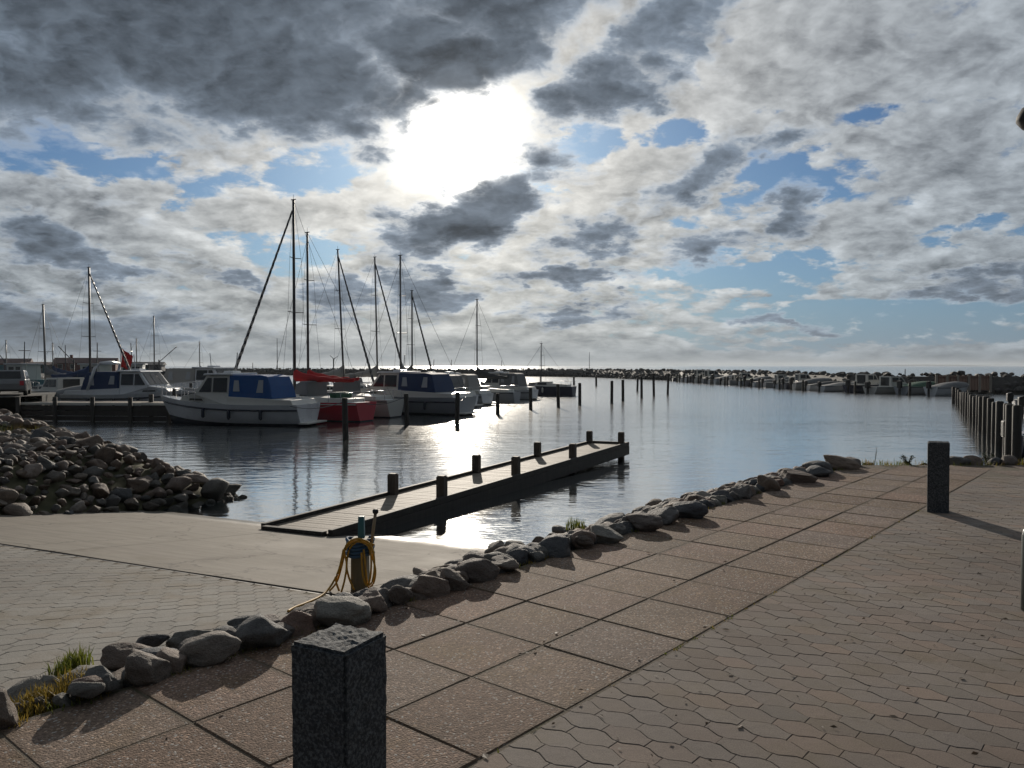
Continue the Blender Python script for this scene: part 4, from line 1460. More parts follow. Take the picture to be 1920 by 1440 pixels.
def sailboat(root, L=9.0, B=2.9, F=.95, hull_mat='white', cover='red_cloth', mast_h=11.0, mast_x=0.6, mast_r=.075, mast_mat='mast_dark',
             jib=True, stripe='navy', tilt=0.0, boom_len=None, jib_a='navy', jib_b='light_cloth', extras=True, cover_fat=1.0):
    h = Hull(L, B, F, .30, .40, .62, 1.0, .42)
    h.shell().build('hull', hull_mat, root, smooth=True)
    h.band(.93, .03).build('toe_rail', stripe, root, smooth=True)
    h.shell(0.0, .34).build('boot_top', 'antifoul', root, smooth=True).scale = (1.002, 1.006, 1)
    h.deck().build('deck', 'white', root)
    cw = lambda x, z: (B / 2 - .55) * (1 - .25 * max(0, z - F)) * (1 if x < L * .1 else max(.4, 1 - ((x - L * .1) / (L * .32)) ** 2))
    c0, c1 = -L * .12, L * .26
    cab = MB().extr([(c0, F - .02), (c1, F + .08), (c1 - .45, F + .34), (c0 + L * .12, F + .50), (c0, F + .50)], cw).build('coachroof', 'white2', root, bevel=.03)
    side_panes(root, 'cabin_window', 'glass', [[(c0 + .25, F + .18), (c0 + 1.25, F + .18), (c0 + 1.2, F + .38), (c0 + .3, F + .38)],
                                               [(c0 + 1.45, F + .19), (c0 + 2.2, F + .2), (c0 + 2.1, F + .36), (c0 + 1.48, F + .37)]], lambda x, z: cw(x, z) + .003, parent=cab)
    MB().extr([(-L * .42, F), (c0 - .01, F), (c0 - .01, F + .34), (-L * .42, F + .22)], lambda x, z: B / 2 - .5).build('cockpit_coaming', 'white2', root, bevel=.03)
    if extras:
        sp = MB().extr([(c0 - .55, F + .3), (c0 + .35, F + .45), (c0 + .2, F + .95), (c0 - .1, F + 1.1), (c0 - .5, F + 1.1)], lambda x, z: B / 2 - .62).build('spray_hood', 'grey_cloth', root, bevel=.05)
    tx = math.sin(tilt)
    z0 = F + .42
    top = Vector((mast_x + tx * mast_h, 0, mast_h)); foot = Vector((mast_x, 0, z0))
    mast = MB().tube([foot, foot.lerp(top, .5), top], mast_r, 8, mast_r * .8).build('mast', mast_mat, root, smooth=True)
    for k in (.42, .70):
        c = foot.lerp(top, k); wd = .62 if k < .5 else .45
        m = MB(); m.tube([c + Vector((-.12, -wd, .02)), c, c + Vector((-.12, wd, .02))], .022, 5); m.build('spreader', mast_mat, mast)
    m = MB(); m.tube([top + Vector((-.15, 0, .02)), top + Vector((.15, 0, .02))], .03, 5); m.tube([top, top + Vector((0, 0, .28))], .012, 4)
    m.build('masthead', mast_mat, mast)
    bl = boom_len or L * .40
    bz = F + 1.15
    m = MB(); m.tube([(mast_x - .05, 0, bz), (mast_x - bl, 0, bz + .06)], .05, 6); boom = m.build('boom', mast_mat, root, smooth=True)
    if cover:
        prof = []
        m = MB()
        for i in range(15):
            f = i / 14; x = mast_x - .02 - (bl + .15) * f
            hh = (.62 * (1 - f) ** 2.2 + .20 - .06 * f) * cover_fat
            if f < .06: hh = .95 * cover_fat
            wv = .03 * math.sin(i * 1.9)
            r_ = .13 * (1.25 - .5 * f)
            m.v += [(x, 0, bz - .10 + wv * .5), (x, r_, bz + hh * .25), (x, r_ * .6, bz + hh * .8 + wv), (x, 0, bz + hh + wv), (x, -r_ * .6, bz + hh * .8 + wv), (x, -r_, bz + hh * .25)]
        for i in range(14):
            for k in range(6): m.f.append((i * 6 + k, i * 6 + (k + 1) % 6, i * 6 + 6 + (k + 1) % 6, i * 6 + 6 + k))
        m.f += [tuple(range(6)), tuple(84 + k for k in range(6))]
        m.build('sail_cover', cover, boom, smooth=True)
    bow = Vector((L / 2 - .12, 0, h.sheer(1.0) + .05))
    stay_top = foot.lerp(top, .96)
    if jib:
        pts = [bow.lerp(stay_top, .02 + .965 * i / 12) for i in range(13)]
        MB().tube(pts, .085, 8, .042).build('furled_jib', jib_a, root, smooth=True)
        # the sun strip winds round the roll
        n = 180; d_ = (stay_top - bow).normalized(); sx_ = d_.cross(Vector((0, 1, 0))).normalized(); sy_ = d_.cross(sx_)
        m = MB(); turns = 23
        for i in range(n + 1):
            f = .02 + .965 * i / n; r_ = .086 - .043 * i / n; a4 = turns * 2 * math.pi * i / n; c_ = bow.lerp(stay_top, f)
            hw2 = (stay_top - bow).length * .965 / turns * .25
            rad = sx_ * math.cos(a4) + sy_ * math.sin(a4)
            m.v += [tuple(c_ + rad * r_ * 1.12 - d_ * hw2), tuple(c_ + rad * r_ * 1.22), tuple(c_ + rad * r_ * 1.12 + d_ * hw2)]
        for i in range(n):
            for k in range(2): m.f.append((i * 3 + k, i * 3 + 3 + k, i * 3 + 4 + k, i * 3 + k + 1))
        m.build('jib_stripe', jib_b, root, smooth=True)
    else:
        MB().tube([bow, stay_top], .012, 4).build('forestay', 'rope_dark', root)
    MB().tube([(-L / 2 + .15, 0, h.sheer(0)), top], .010, 4).build('backstay', 'rope_dark', root)
    for side in (1, -1):
        c = foot.lerp(top, .70) + Vector((-.12, side * .45, .02))
        MB().tube([(mast_x - .15, side * (B / 2 - .2), F), foot.lerp(top, .42) + Vector((-.12, side * .62, .02)), c, top], .009, 4).build('shroud', 'rope_dark', root)
    rails(h, root, .80, .985, .5, 3, name='pulpit')
    rails(h, root, .02, .16, .5, 2, name='pushpit')
    for side in (-1, 1):
        p = h.pt(.45, .9, side, .09); m = MB(); m.lathe([(.02, -.3), (.09, -.2), (.09, .14), (.02, .22)], 10, (p.x, p.y, p.z - .2)); m.build('fender', 'white2', root, smooth=True)
    return h


def small_boat(root, hull_mat, cover, motor=True, L=5.2, B=2.1, hump=.55, wind=False):
    h = Hull(L, B, .62, .22, .2, .85, .6, .34)
    h.shell(n=12, m=5).build('hull', hull_mat, root, smooth=True)
    h.deck(12).build('deck', 'white2', root)
    h.band(.93, .03, 14).build('rubbing_strake', 'navy', root, smooth=True)
    if cover:
        m = MB(); n = 10
        for i in range(n + 1):
            u = .02 + .88 * i / n; x = (u - .5) * L; w_ = max(h.hw(u) + .03, .05)
            zz = h.sheer(u); hh = hump * (math.sin(math.pi * min(1, .18 + .85 * (1 - i / n)))) + .06
            for k in range(7):
                a5 = math.pi * k / 6; m.v.append((x, math.cos(a5) * w_, zz - .05 + math.sin(a5) ** .8 * hh + .03 * mnoise.noise(Vector((x * 2, k, root.location.x)))))
        for i in range(n):
            for k in range(6): m.f.append((i * 7 + k, i * 7 + 7 + k, i * 7 + 8 + k, i * 7 + k + 1))
        m.f += [tuple(range(7)), tuple(n * 7 + k for k in range(7))]
        m.build('boat_cover', cover, root, smooth=True)
    else:
        cy = lambda x, z: (B / 2 - .26) * (1 - .12 * max(0, z - .7))
        cd = MB().extr([(-.9, .58), (1.25, .66), (.75, 1.08), (.35, 1.55), (-.9, 1.58)], cy).build('cuddy', 'white2', root, bevel=.03)
        side_panes(root, 'window', 'glass', [[(-.75, 1.1), (-.05, 1.1), (-.05, 1.48), (-.75, 1.48)], [(.05, 1.1), (.6, 1.1), (.3, 1.46), (.05, 1.48)]], lambda x, z: cy(x, z) + .004, parent=cd)
        m = MB(); m.plate([(-.91, -.5, .75), (-.91, .5, .75), (-.91, .5, 1.5), (-.91, -.5, 1.5)], (-1, 0, 0), .012); m.build('cuddy_door', 'glass', cd)
        m = MB(); m.tube([(-L / 2 + .1, -B / 2 + .2, .62), (-L / 2 + .1, -B / 2 + .2, 1.0), (-L / 2 + .1, B / 2 - .2, 1.0), (-L / 2 + .1, B / 2 - .2, .62)], .02, 5); m.build('stern_rail', 'steel', root)
    if motor:
        m = MB(); m.extr([(-L / 2 - .42, .55), (-L / 2 - .08, .55), (-L / 2 - .05, 1.0), (-L / 2 - .15, 1.15), (-L / 2 - .42, 1.08)], lambda x, z: .19); om = m.build('outboard_motor', 'black', root, bevel=.04)
        m = MB(); m.box((-L / 2 - .34, -.06, -.3), (-L / 2 - .14, .06, .56)); m.build('outboard_leg', 'black', om)


A_ = Vector((0.42, 0.9075)); B_ = Vector((0.9075, -0.42))       # along the jetty / out from it
J0 = Vector((-17.2, 40.2))
HEAD_OUT = math.atan2(B_.y, B_.x); HEAD_IN = HEAD_OUT + math.pi


def berth(k, m):
    p = J0 + A_ * k + B_ * m; return Vector((p.x, p.y, WATER_Z))


G_BOATS = 'boats moored along the timber jetty'
# 1 white motor cruiser with blue canopy: bow at the jetty
b = empty('motor_cruiser', berth(-.1, 3.9), HEAD_IN + .24, 'white motor cruiser with blue canvas canopy, nearest of the moored boats', 'boat', G_BOATS)
motorboat(b, L=8.0)
# 2 red yacht with the tallest mast
b = empty('sailing_yacht', berth(4.0, 4.1), HEAD_IN, 'red hulled sailing yacht with the tallest mast and red boom cover', 'sailboat', G_BOATS)
sailboat(b, 9.6, 2.9, .95, 'red', 'red_cloth', 11.7, -.15, .085, 'mast_dark', True, 'white2', boom_len=3.7, cover_fat=.62)
m = MB(); m.box((-3.4, -.7, 1.05), (-3.0, .7, 1.5)); m.build('locker_cover', 'green_cloth', b, bevel=.05)
# 3 yacht with a second red cover
b = empty('sailing_yacht', berth(7.3, 4.0), HEAD_IN, 'white sailing yacht with a dark mast and red cover behind the red yacht', 'sailboat', G_BOATS)
sailboat(b, 9.0, 2.8, .95, 'white2', 'red_cloth', 10.6, 1.55, .075, 'mast_dark', False, 'navy', boom_len=3.4, cover_fat=.6)
# 4 motor cruiser with dark blue canopy
b = empty('motor_cruiser', berth(10.9, 6.5), HEAD_IN, 'grey white motor cruiser with dark blue canopy beside the sun glitter', 'boat', G_BOATS)
motorboat(b, 'grey_hull', 'blue_dark_cloth', 9.0, 2.9, 1.0, 'white2')
# 5 yacht, bow in, mast 746
b = empty('sailing_yacht', berth(14.6, 4.8), HEAD_IN, 'white sailing yacht with bare pale mast beyond the dark canopied cruiser', 'sailboat', G_BOATS)
sailboat(b, 8.6, 2.7, .9, 'white', 'grey_cloth', 10.1, .7, .07, 'alu', False)
# yachts on the far side, bows to the jetty
for (k, m_, Lb, mh, px, cov, lab) in ((18.5, -4.6, 8.2, 11.5, 3, 'light_cloth', 'sailing yacht with leaning mast and furled jib, bow pointing right'),
                                      (23.0, -4.7, 8.2, 11.5, 4, 'light_cloth', 'sailing yacht with a wind generator, its mast fourth of the main group'),
                                      (27.5, -4.3, 7.2, 9.2, 6, 'grey_cloth', 'small sailing yacht with the shortest mast of the main group')):
    b = empty('sailing_yacht', berth(k, m_), HEAD_OUT, lab, 'sailboat', G_BOATS)
    sailboat(b, Lb, 2.6, .9, 'white2', cov, mh, 1.2, .075, 'alu' if px == 4 else 'mast_dark', True, jib_a='grey_cloth', jib_b='dark_cloth', tilt=-.045 if px == 3 else (-.02 if px == 4 else 0))
    if px == 4:
        m = MB(); m.tube([(-3.6, .6, .9), (-3.6, .6, 3.4)], .04, 6)
        for a3 in range(3):
            an_ = a3 * 2.094 + .5
            m.tube([(-3.55, .6, 3.4), (-3.55, .6 + math.cos(an_) * .62, 3.4 + math.sin(an_) * .62)], .035, 5, .015)
        m.build('wind_generator', 'black', b)
# further boats on this side
for (k, m_, kind, lab) in ((18.4, 4.2, 'm', 'small white motorboat with grey tarpaulin beyond the pale masted yacht'),
                           (22.0, 3.6, 'm2', 'small white motorboat with pale cover far along the jetty'),
                           (27.0, 3.6, 's', 'small yacht with a lone thin mast far along the jetty'),
                           (31.5, 3.2, 'm', 'small motorboat with grey tarpaulin near the far end of the jetty'),
                           (41.0, 3.4, 'n', 'dark blue open boat at the very end of the jetty')):
    if kind == 's':
        b = empty('sailing_yacht', berth(k, m_), HEAD_IN, lab, 'sailboat', G_BOATS)
        sailboat(b, 6.6, 2.3, .75, 'grey_hull', 'dark_cloth', 8.2, .25, .065, 'alu', False, extras=False)
    elif kind == 'n':
        b = empty('sailing_yacht', berth(k, m_), HEAD_IN, lab, 'sailboat', G_BOATS)
        sailboat(b, 6.2, 2.2, .85, 'navy_hull', None, 5.0, .3, .05, 'mast_dark', False, extras=False)
    else:
        b = empty('motor_boat', berth(k, m_), HEAD_IN, lab, 'boat', G_BOATS)
        motorboat(b, 'white', 'grey_cloth' if kind == 'm' else 'light_cloth', 6.4, 2.4, .8)

# left side of the jetty
b = empty('motor_cruiser', (-23.6, 49.5, WATER_Z), HEAD_OUT + .35, 'white flybridge cruiser with dark canopy and radar arch left of the jetty', 'boat', G_BOATS)
motorboat(b, 'white', 'blue_dark_cloth', 8.6, 3.2, 1.05, 'white', arch=True)
b = empty('motor_cruiser', (-21.3, 56.0, WATER_Z), HEAD_OUT + .15, 'large pale grey cruiser with a long rounded roof behind the white cruiser', 'boat', G_BOATS)
motorboat(b, 'white', 'light_cloth', 9.6, 3.4, 1.25, 'white')
b = empty('sailing_yacht', (-31.2, 58.0, WATER_Z), HEAD_OUT + .1, 'long low sailing yacht with dark mast and striped furled jib at left', 'sailboat', G_BOATS)
sailboat(b, 9.0, 2.7, .9, 'white2', 'blue_dark_cloth', 10.1, .0, .085, 'mast_dark', True)
b = empty('sailing_yacht', (-36.6, 62.0, WATER_Z), HEAD_IN, 'small sailing yacht with the leftmost mast', 'sailboat', G_BOATS)
sailboat(b, 7.4, 2.4, .85, 'white2', 'grey_cloth', 7.7, .4, .085, 'alu', False, tilt=.03)
b = empty('sailing_yacht', (-36.2, 80.0, WATER_Z), HEAD_IN, 'distant sailing yacht with thin grey mast right of the red flag', 'sailboat', G_BOATS)
sailboat(b, 7.4, 2.4, .85, 'grey_hull', 'dark_cloth', 7.9, .4, .07, 'alu', False)

G_L = 'small boats crowded at the left of the harbour'
for (px, Y, rz, hm_, cv, lab) in ((118, 54, 2.6, 'white2', None, 'small white cuddy boat between the leftmost masts and the stones'),
                                  (165, 52, .4, 'white', 'grey_cloth', 'low boat under grey tarpaulin below the striped jib at left'),
                                  (195, 66, 2.5, 'navy_hull', None, 'dark blue cuddy boat behind the canopied cruiser at left'),
                                  (245, 72, .2, 'blue_work', 'blue_dark_cloth', 'blue boat under navy cover behind the red flag'),
                                  (350, 76, 2.6, 'white', None, 'white cuddy boat far behind the large pale cruiser'),
                                  (415, 84, .3, 'white2', 'light_cloth', 'boat under pale tarpaulin far behind the striped jib of the red yacht')):
    q = at_depth(px, 720, Y)
    r_ = empty('small_boat', (q.x, q.y, WATER_Z), rz, lab, 'boat', G_L); small_boat(r_, hm_, cv, True, 6.0, 2.3, .6); r_.scale = (1.15, 1.15, 1.3)
for (px, Y, mh, lab) in ((262, 98, 6.2, 'far yacht with a short mast right of the red flag'), (105, 96, 5.6, 'far yacht with a short mast right of the leftmost mast'),
                         (380, 104, 6.0, 'far yacht with a short mast left of the tallest mast'), (18, 92, 5.8, 'far yacht with a short mast at the left border')):
    q = at_depth(px, 705, Y)
    b = empty('sailing_yacht', (q.x, q.y, WATER_Z), HEAD_IN + .3, lab, 'sailboat', G_L)
    sailboat(b, 7.4, 2.4, .85, 'white2', 'blue_dark_cloth', mh, .4, .07, 'alu', False, extras=False)

# jetty the boats are tied to
jetty = empty('timber_jetty', (J0.x, J0.y, WATER_Z), 0, 'dark timber jetty behind the moored boats with a pale edge strip', 'jetty')
def jl(k, m, z): p = A_ * k + B_ * m; return Vector((p.x, p.y, z))
NJ = 120
jp = slab_mesh('jetty_plank', 2.0, .37, .05, .004, 'plank')
for i in range(NJ):
    obj('jetty_plank', jp, jetty, jl(-.2 + .375 * (i + .5), -1.35, .93), (0, 0, HEAD_OUT))
beam('edge_beam', jl(-.2, -.35, 0), jl(44.8, -.35, 0), .62, .88, .12, Vector((-B_.x, -B_.y, 0)), 'dark_wood', jetty)
beam('edge_beam', jl(-.2, -2.35, 0), jl(44.8, -2.35, 0), .62, .88, .12, Vector((B_.x, B_.y, 0)), 'dark_wood', jetty)
for i in range(16):
    for m_ in (-.5, -2.2):
        m = MB(); m.tube([jl(.3 + i * 2.95, m_, -1.5), jl(.3 + i * 2.95, m_, 1.35)], .12, 10)
        m.build('pile', 'pile_wood', jetty, smooth=True)
# landing stage towards the stones
stage = empty('landing_stage', (-21.3, 41.5, WATER_Z), R(-6), 'dark boarded landing stage with white edge strip behind the stones', 'landing stage')
for i in range(20):
    m = MB(); m.box((-4.3 + .44 * i, -1.3, .86), (-4.3 + .44 * i + .43, 1.6, .91)); m.build('plank', 'plank', stage)
MB().box((-4.3, -1.36, .84), (4.45, -1.302, .96)).build('edge_strip', 'white2', stage, bevel=.01)
for j in range(3):
    m = MB(); m.box((-4.3, -1.345 + .012 * (j % 2), .02 + j * .27), (4.45, -1.29, .02 + j * .27 + .25)); m.build('face_board', 'dark_wood', stage, bevel=.01)
for i in range(5):
    m = MB(); m.tube([(-4.1 + i * 2.05, -1.46, -1.4), (-4.1 + i * 2.05, -1.46, 1.25)], .11, 10); m.build('pile', 'pile_wood', stage, smooth=True)

# mooring posts in open water
ORD = ['first', 'second', 'third', 'fourth', 'fifth', 'sixth', 'seventh', 'eighth', 'ninth', 'tenth', 'eleventh', 'twelfth', 'thirteenth',
       'fourteenth', 'fifteenth', 'sixteenth', 'seventeenth', 'eighteenth', 'nineteenth', 'twentieth', 'twenty-first', 'twenty-second', 'twenty-third', 'twenty-fourth']


def round_post(name, loc, ztop, r, label, cat, group, mat='pile_wood', rz=0):
    m = MB()
    k = 12; prof = [(r * 1.02, -2.4), (r * 1.05, -.2), (r, .4), (r * .97, ztop - .03), (r * .8, ztop)]
    m.lathe(prof, k)
    for i, v in enumerate(m.v):
        nz = mnoise.noise(Vector((v[0] * 9 + loc[0], v[1] * 9 + loc[1], v[2] * 1.3))) * .012
        m.v[i] = (v[0] * (1 + nz * 6), v[1] * (1 + nz * 6), v[2])
    return m.build(name, mat, None, smooth=True, label=label, category=cat, group=group)


MP = [(648, 746, 822), (763, 738, 797), (857, 735, 793), (933, 738, 777), (995, 727, 768), (1047, 720, 764), (1087, 718, 760), (1147, 714, 757),
      (1168, 712, 752), (1203, 705, 747), (1226, 700, 743), (1252, 700, 740), (1195, 709, 733), (1076, 706, 722), (1118, 706, 724), (1014, 706, 716)]
order = sorted(range(len(MP)), key=lambda i: MP[i][0])
rank = {i: k for k, i in enumerate(order)}
for i, (px, yt, yb) in enumerate(MP):
    p = gp(px, yb, WATER_Z); zt_ = CAM_H - (yt - 686) / F_PX * p.y - WATER_Z
    o = round_post('mooring_post', (p.x, p.y, 0), zt_, .115 if p.y < 90 else .14,
                   'dark mooring post standing in open water, %s from the left of its row' % ORD[rank[i]], 'mooring post', 'mooring posts in open water')
    o.location = (p.x, p.y, WATER_Z)
    o.rotation_euler = (random.uniform(-.025, .025), random.uniform(-.025, .025), 0)

for (p0, p1, lab) in ((berth(-.1, 3.9) + Vector((3.1, -1.6, 1.0)), (648, 752), 'mooring line from the white cruiser to the nearest post in the water'),
                      (berth(4.0, 8.6) + Vector((0, 0, .95)), (763, 742), 'mooring line from the red yacht to the post right of it'),
                      (berth(10.9, 10.8) + Vector((0, 0, 1.0)), (857, 742), 'mooring line from the dark canopied cruiser to the post by the glitter')):
    q = at_depth(*p1, {648: 30.8, 763: 37.7, 857: 39.1}[p1[0]])
    pts = [p0.lerp(q, i / 10) + Vector((0, 0, -.9 * (i / 10) * (1 - i / 10))) for i in range(11)]
    m = MB(); m.tube([v - p0 for v in pts], .016, 5)
    o = m.build('mooring_line', 'rope_dark', None, smooth=True, label=lab, category='rope', group='mooring lines'); o.location = p0

# close row of piles at the right
PL = [(14.9, 23.1), (15.45, 24.3), (16.2, 25.6), (17.0, 27.3), (17.9, 29.0), (18.7, 30.6), (19.6, 32.4), (20.5, 34.2), (21.4, 35.9), (22.3, 37.7), (23.2, 39.5),
      (24.1, 41.2), (25.0, 43.0), (26.2, 45.3), (27.4, 47.6), (28.7, 50.0), (30.1, 52.7), (31.6, 55.6), (33.2, 58.9)]
for i, (x, y) in enumerate(PL):
    zt_ = 1.62 - .45 * (y - 23) / 36 + random.uniform(-.10, .10)
    o = round_post('timber_pile', (x, y, 0), zt_, .125, 'black timber pile in the close row on the right, %s from the near end' % ORD[i], 'pile', 'piles along the right side of the harbour')
    o.location = (x, y, WATER_Z)

# ------------------------------------------------------------------ small covered boats
protos = {}
G_SM = 'small boats moored along the breakwater'
SB = poly_pts([(42.6, 75.5), (37.2, 87), (35.2, 116), (32.4, 152)], 3.0)
covers = ['grey_cloth', None, 'dark_cloth', None, 'grey_cloth', None, 'light_cloth', 'green_cloth', None, 'grey_cloth', None]
cname = {'grey_cloth': 'grey', 'light_cloth': 'pale', 'dark_cloth': 'black', 'green_cloth': 'green', 'blue_dark_cloth': 'navy blue'}
for i, (x, y, nx, ny) in enumerate(SB[:24]):
    cv = covers[(i * 7) % len(covers)]
    hm_ = ['white', 'grey_hull', 'white2', 'navy_hull'][(i * 5) % 4] if i % 5 else 'white'
    ux, uy = nx, ny
    if ux > 0: ux, uy = -ux, -uy                       # towards the basin
    lab = ('small boat under %s tarpaulin by the breakwater, %s from the right' % (cname[cv], ORD[i])) if cv else ('small open cuddy boat by the breakwater, %s from the right' % ORD[i])
    yaw = math.atan2(-uy, -ux) + random.uniform(-.15, .15)
    loc = (x + ux * .6, y + uy * .6, WATER_Z + random.uniform(-.05, .05))
    key = (hm_, cv)
    if key in protos:
        r_ = copy_tree(protos[key])
        r_['label'] = lab
    else:
        r_ = empty('small_boat', loc, yaw, lab, 'boat', G_SM); small_boat(r_, hm_, cv, hump=.38); protos[key] = r_
    r_.location = loc; r_.rotation_euler = (0, 0, yaw)
    s_ = random.uniform(.85, 1.15); r_.scale = (s_, s_, s_ * random.uniform(1.0, 1.3))
    # stern post beside each berth
    if i % 2 == 0:
        o = round_post('mooring_post', (x + ux * 4.4 + uy * 1.4, y + uy * 4.4 - ux * 1.4, 0), 1.25, .12,
                       'slim mooring post in front of the breakwater boats, %s from the right' % ORD[i // 2], 'mooring post', 'posts in front of the breakwater boats')
        o.location = (x + ux * 4.4 + uy * 1.4, y + uy * 4.4 - ux * 1.4, WATER_Z)
# boats behind the close piles
G_R = 'boats behind the close row of piles'
for i, (k, cv, hm_, hump, lab) in enumerate(((1, 'blue_dark_cloth', 'navy_hull', 1.0, 'boat under navy blue cover behind the nearest piles'),
                                             (3.1, 'grey_cloth', 'grey_hull', .5, 'boat under grey cover behind the piles, second from the near end'),
                                             (5.2, 'grey_cloth', 'white', .6, 'boat under grey cover behind the piles, third from the near end'),
                                             (7.6, 'dark_cloth', 'grey_hull', .65, 'boat under black cover behind the middle of the close piles'),
                                             (10.2, 'grey_cloth', 'white2', .6, 'boat under grey cover behind the piles, third from the far end'),
                                             (13.0, 'dark_cloth', 'grey_hull', .65, 'boat under black cover behind the piles, second from the far end'),
                                             (15.6, 'dark_cloth', 'navy_hull', .65, 'boat under black cover behind the farthest of the close piles'))):
    f = k - int(k); a1, a2 = Vector(PL[int(k)]), Vector(PL[min(int(k) + 1, len(PL) - 1)])
    p = a1.lerp(a2, f) + (Vector((3.3, -.1)) if i == 0 else Vector((5.4, -2.0)))
    r_ = empty('small_boat', (p.x, p.y, WATER_Z), R(-20), lab, 'boat', G_R)
    small_boat(r_, hm_, cv, True, 5.4, 2.2, hump)
# quay edge and land on the right
q1 = MB()
q1.add([(23.5, 18, -.45), (47, 62, -.45), (75, 62, -.45), (75, 12.9, -.45), (23.5, 12.9, -.45), (23.5, 18, -3), (47, 62, -3), (75, 62, -3)], [(0, 1, 2, 3, 4), (0, 5, 6, 1), (1, 6, 7, 2)])
q1.build('quay', 'asphalt', kind='structure')

# brown board fence at the breakwater root
sh = empty('board_fence', (44.6, 77.5, -.15), R(-8), 'low brown board fence with cream posts behind the small boats at right', 'fence')
LX, HZ = 5.0, .85
for i in range(36):
    m = MB(); w_ = LX / 36; m.box((-LX / 2 + i * w_ + .008, -.02, -.6), (-LX / 2 + (i + 1) * w_ - .008, random.uniform(.012, .03), HZ + random.uniform(-.015, .015))); m.build('board', 'shed', sh)
for i in range(6):
    x = -LX / 2 + i * LX / 5; m = MB(); m.box((x - .11, -.12, -.8), (x + .11, -.022, HZ + .06)); m.build('post', 'cream_post', sh, bevel=.01)
m = MB(); m.box((-LX / 2, -.055, HZ - .28), (LX / 2, -.0205, HZ - .16)); m.build('rail', 'shed', sh)

# ------------------------------------------------------------------ left background: quay, buildings, cars, workboats
ql = MB()
ql.add([(-27, 45, -.05), (-30, 52, -.05), (-60, 66, -.05), (-90, 215, -.05), (-260, 240, -.05), (-260, 20, -.05), (-30, 30, -.05)], [(0, 1, 2, 3, 4, 5, 6)])
ql.add([(-27, 45, -.05), (-30, 52, -.05), (-60, 66, -.05), (-90, 215, -.05), (-27, 45, -3), (-30, 52, -3), (-60, 66, -3), (-90, 215, -3)], [(0, 4, 5, 1), (1, 5, 6, 2), (2, 6, 7, 3)])
ql.build('quay_left', 'asphalt', kind='structure')


def building(name, loc, rz, L, D, Hh, roof_h, wall, roof, label, nwin, door=True, chim=1):
    b_ = empty(name, loc, rz, label, 'building')
    MB().box((-L / 2, -D / 2, 0), (L / 2, D / 2, Hh)).build('wall', wall, b_)
    m = MB(); o_ = .35
    m.add([(-L / 2 - o_, -D / 2 - o_, Hh + .01), (L / 2 + o_, -D / 2 - o_, Hh + .01), (L / 2 + o_, D / 2 + o_, Hh + .01), (-L / 2 - o_, D / 2 + o_, Hh + .01), (-L / 2 - o_, 0, Hh + roof_h), (L / 2 + o_, 0, Hh + roof_h)],
          [(0, 1, 5, 4), (2, 3, 4, 5), (0, 4, 3), (1, 2, 5), (3, 2, 1, 0)])
    rf = m.build('roof', roof, b_)
    for c_ in range(chim):
        x = -L * .25 + c_ * L * .45; m = MB(); m.box((x - .3, -.3, Hh + roof_h * .6), (x + .3, .3, Hh + roof_h + .7)); m.build('chimney', wall, rf)
    for i in range(nwin):
        x = -L / 2 + L * (i + .5) / nwin
        m = MB(); m.box((x - .5, -D / 2 - .05, 1.0), (x + .5, -D / 2 + .02, 2.2)); wn_ = m.build('window', 'white2', b_)
        m = MB(); m.box((x - .42, -D / 2 - .06, 1.08), (x + .42, -D / 2 - .045, 2.12)); m.build('pane', 'glass', wn_)
    if door:
        m = MB(); m.box((L * .05, -D / 2 - .06, 0), (L * .05 + .95, -D / 2 + .02, 2.05)); d_ = m.build('door', 'teal', b_)
        m = MB(); m.box((L * .05 + .8, -D / 2 - .10, 1.0), (L * .05 + .86, -D / 2 - .055, 1.12)); m.build('handle', 'steel', d_)
    return b_


building('harbour_building', (-103, 190, -.1), R(22), 13, 7, 2.4, 1.3, 'brick_red', 'roof', 'low red brick harbour building behind the leftmost masts', 5)
building('harbour_building', (-134, 205, -.1), R(24), 14, 8, 2.3, 1.4, 'brick_red', 'roof', 'dark red building at the extreme left border', 5, chim=1)
building('harbour_shed', (-96, 205, -.1), R(15), 9, 6, 2.0, .8, 'wall_grey', 'dark_cloth', 'long grey shed right of the brick building', 4, chim=0)
building('harbour_shed', (-115, 192, -.1), R(24), 8, 6, 2.0, .7, 'wall_grey', 'roof', 'pale grey shed left of the brick building', 3, chim=0)


def workboat(root, hull_mat, house='white2', L=10.0):
    h = Hull(L, 3.4, 1.25, .9, .5, .8, .8, .36)
    h.shell(n=16, m=6).build('hull', hull_mat, root, smooth=True)
    h.band(.92, .06, 18).build('rubbing_strake', 'white2', root, smooth=True)
    h.deck(16).build('deck', 'teal', root)
    hs = MB().extr([(-2.6, 1.2), (-.2, 1.2), (-.05, 3.0), (-2.5, 3.0)], lambda x, z: 1.15).build('wheelhouse', house, root, bevel=.04)
    side_panes(root, 'window', 'glass', [[(-2.2, 2.15), (-1.5, 2.15), (-1.5, 2.75), (-2.2, 2.75)], [(-1.2, 2.15), (-.4, 2.15), (-.4, 2.75), (-1.2, 2.75)]], lambda x, z: 1.153, parent=hs)
    MB().box((-2.8, -1.3, 3.005), (.2, 1.3, 3.12)).build('roof', 'white', root, bevel=.03)
    m = MB(); m.tube([(-1.4, 0, 3.1), (-1.5, 0, 5.6)], .07, 8, .04); m.tube([(-1.45, -.7, 4.6), (-1.45, .7, 4.6)], .04, 6); m.build('mast', 'mast_dark', root)
    m = MB(); m.tube([(1.6, 0, 1.3), (1.6, 0, 3.6)], .08, 8); m.tube([(1.6, 0, 3.3), (3.6, 0, 5.2)], .05, 6); m.build('derrick', 'mast_dark', root)


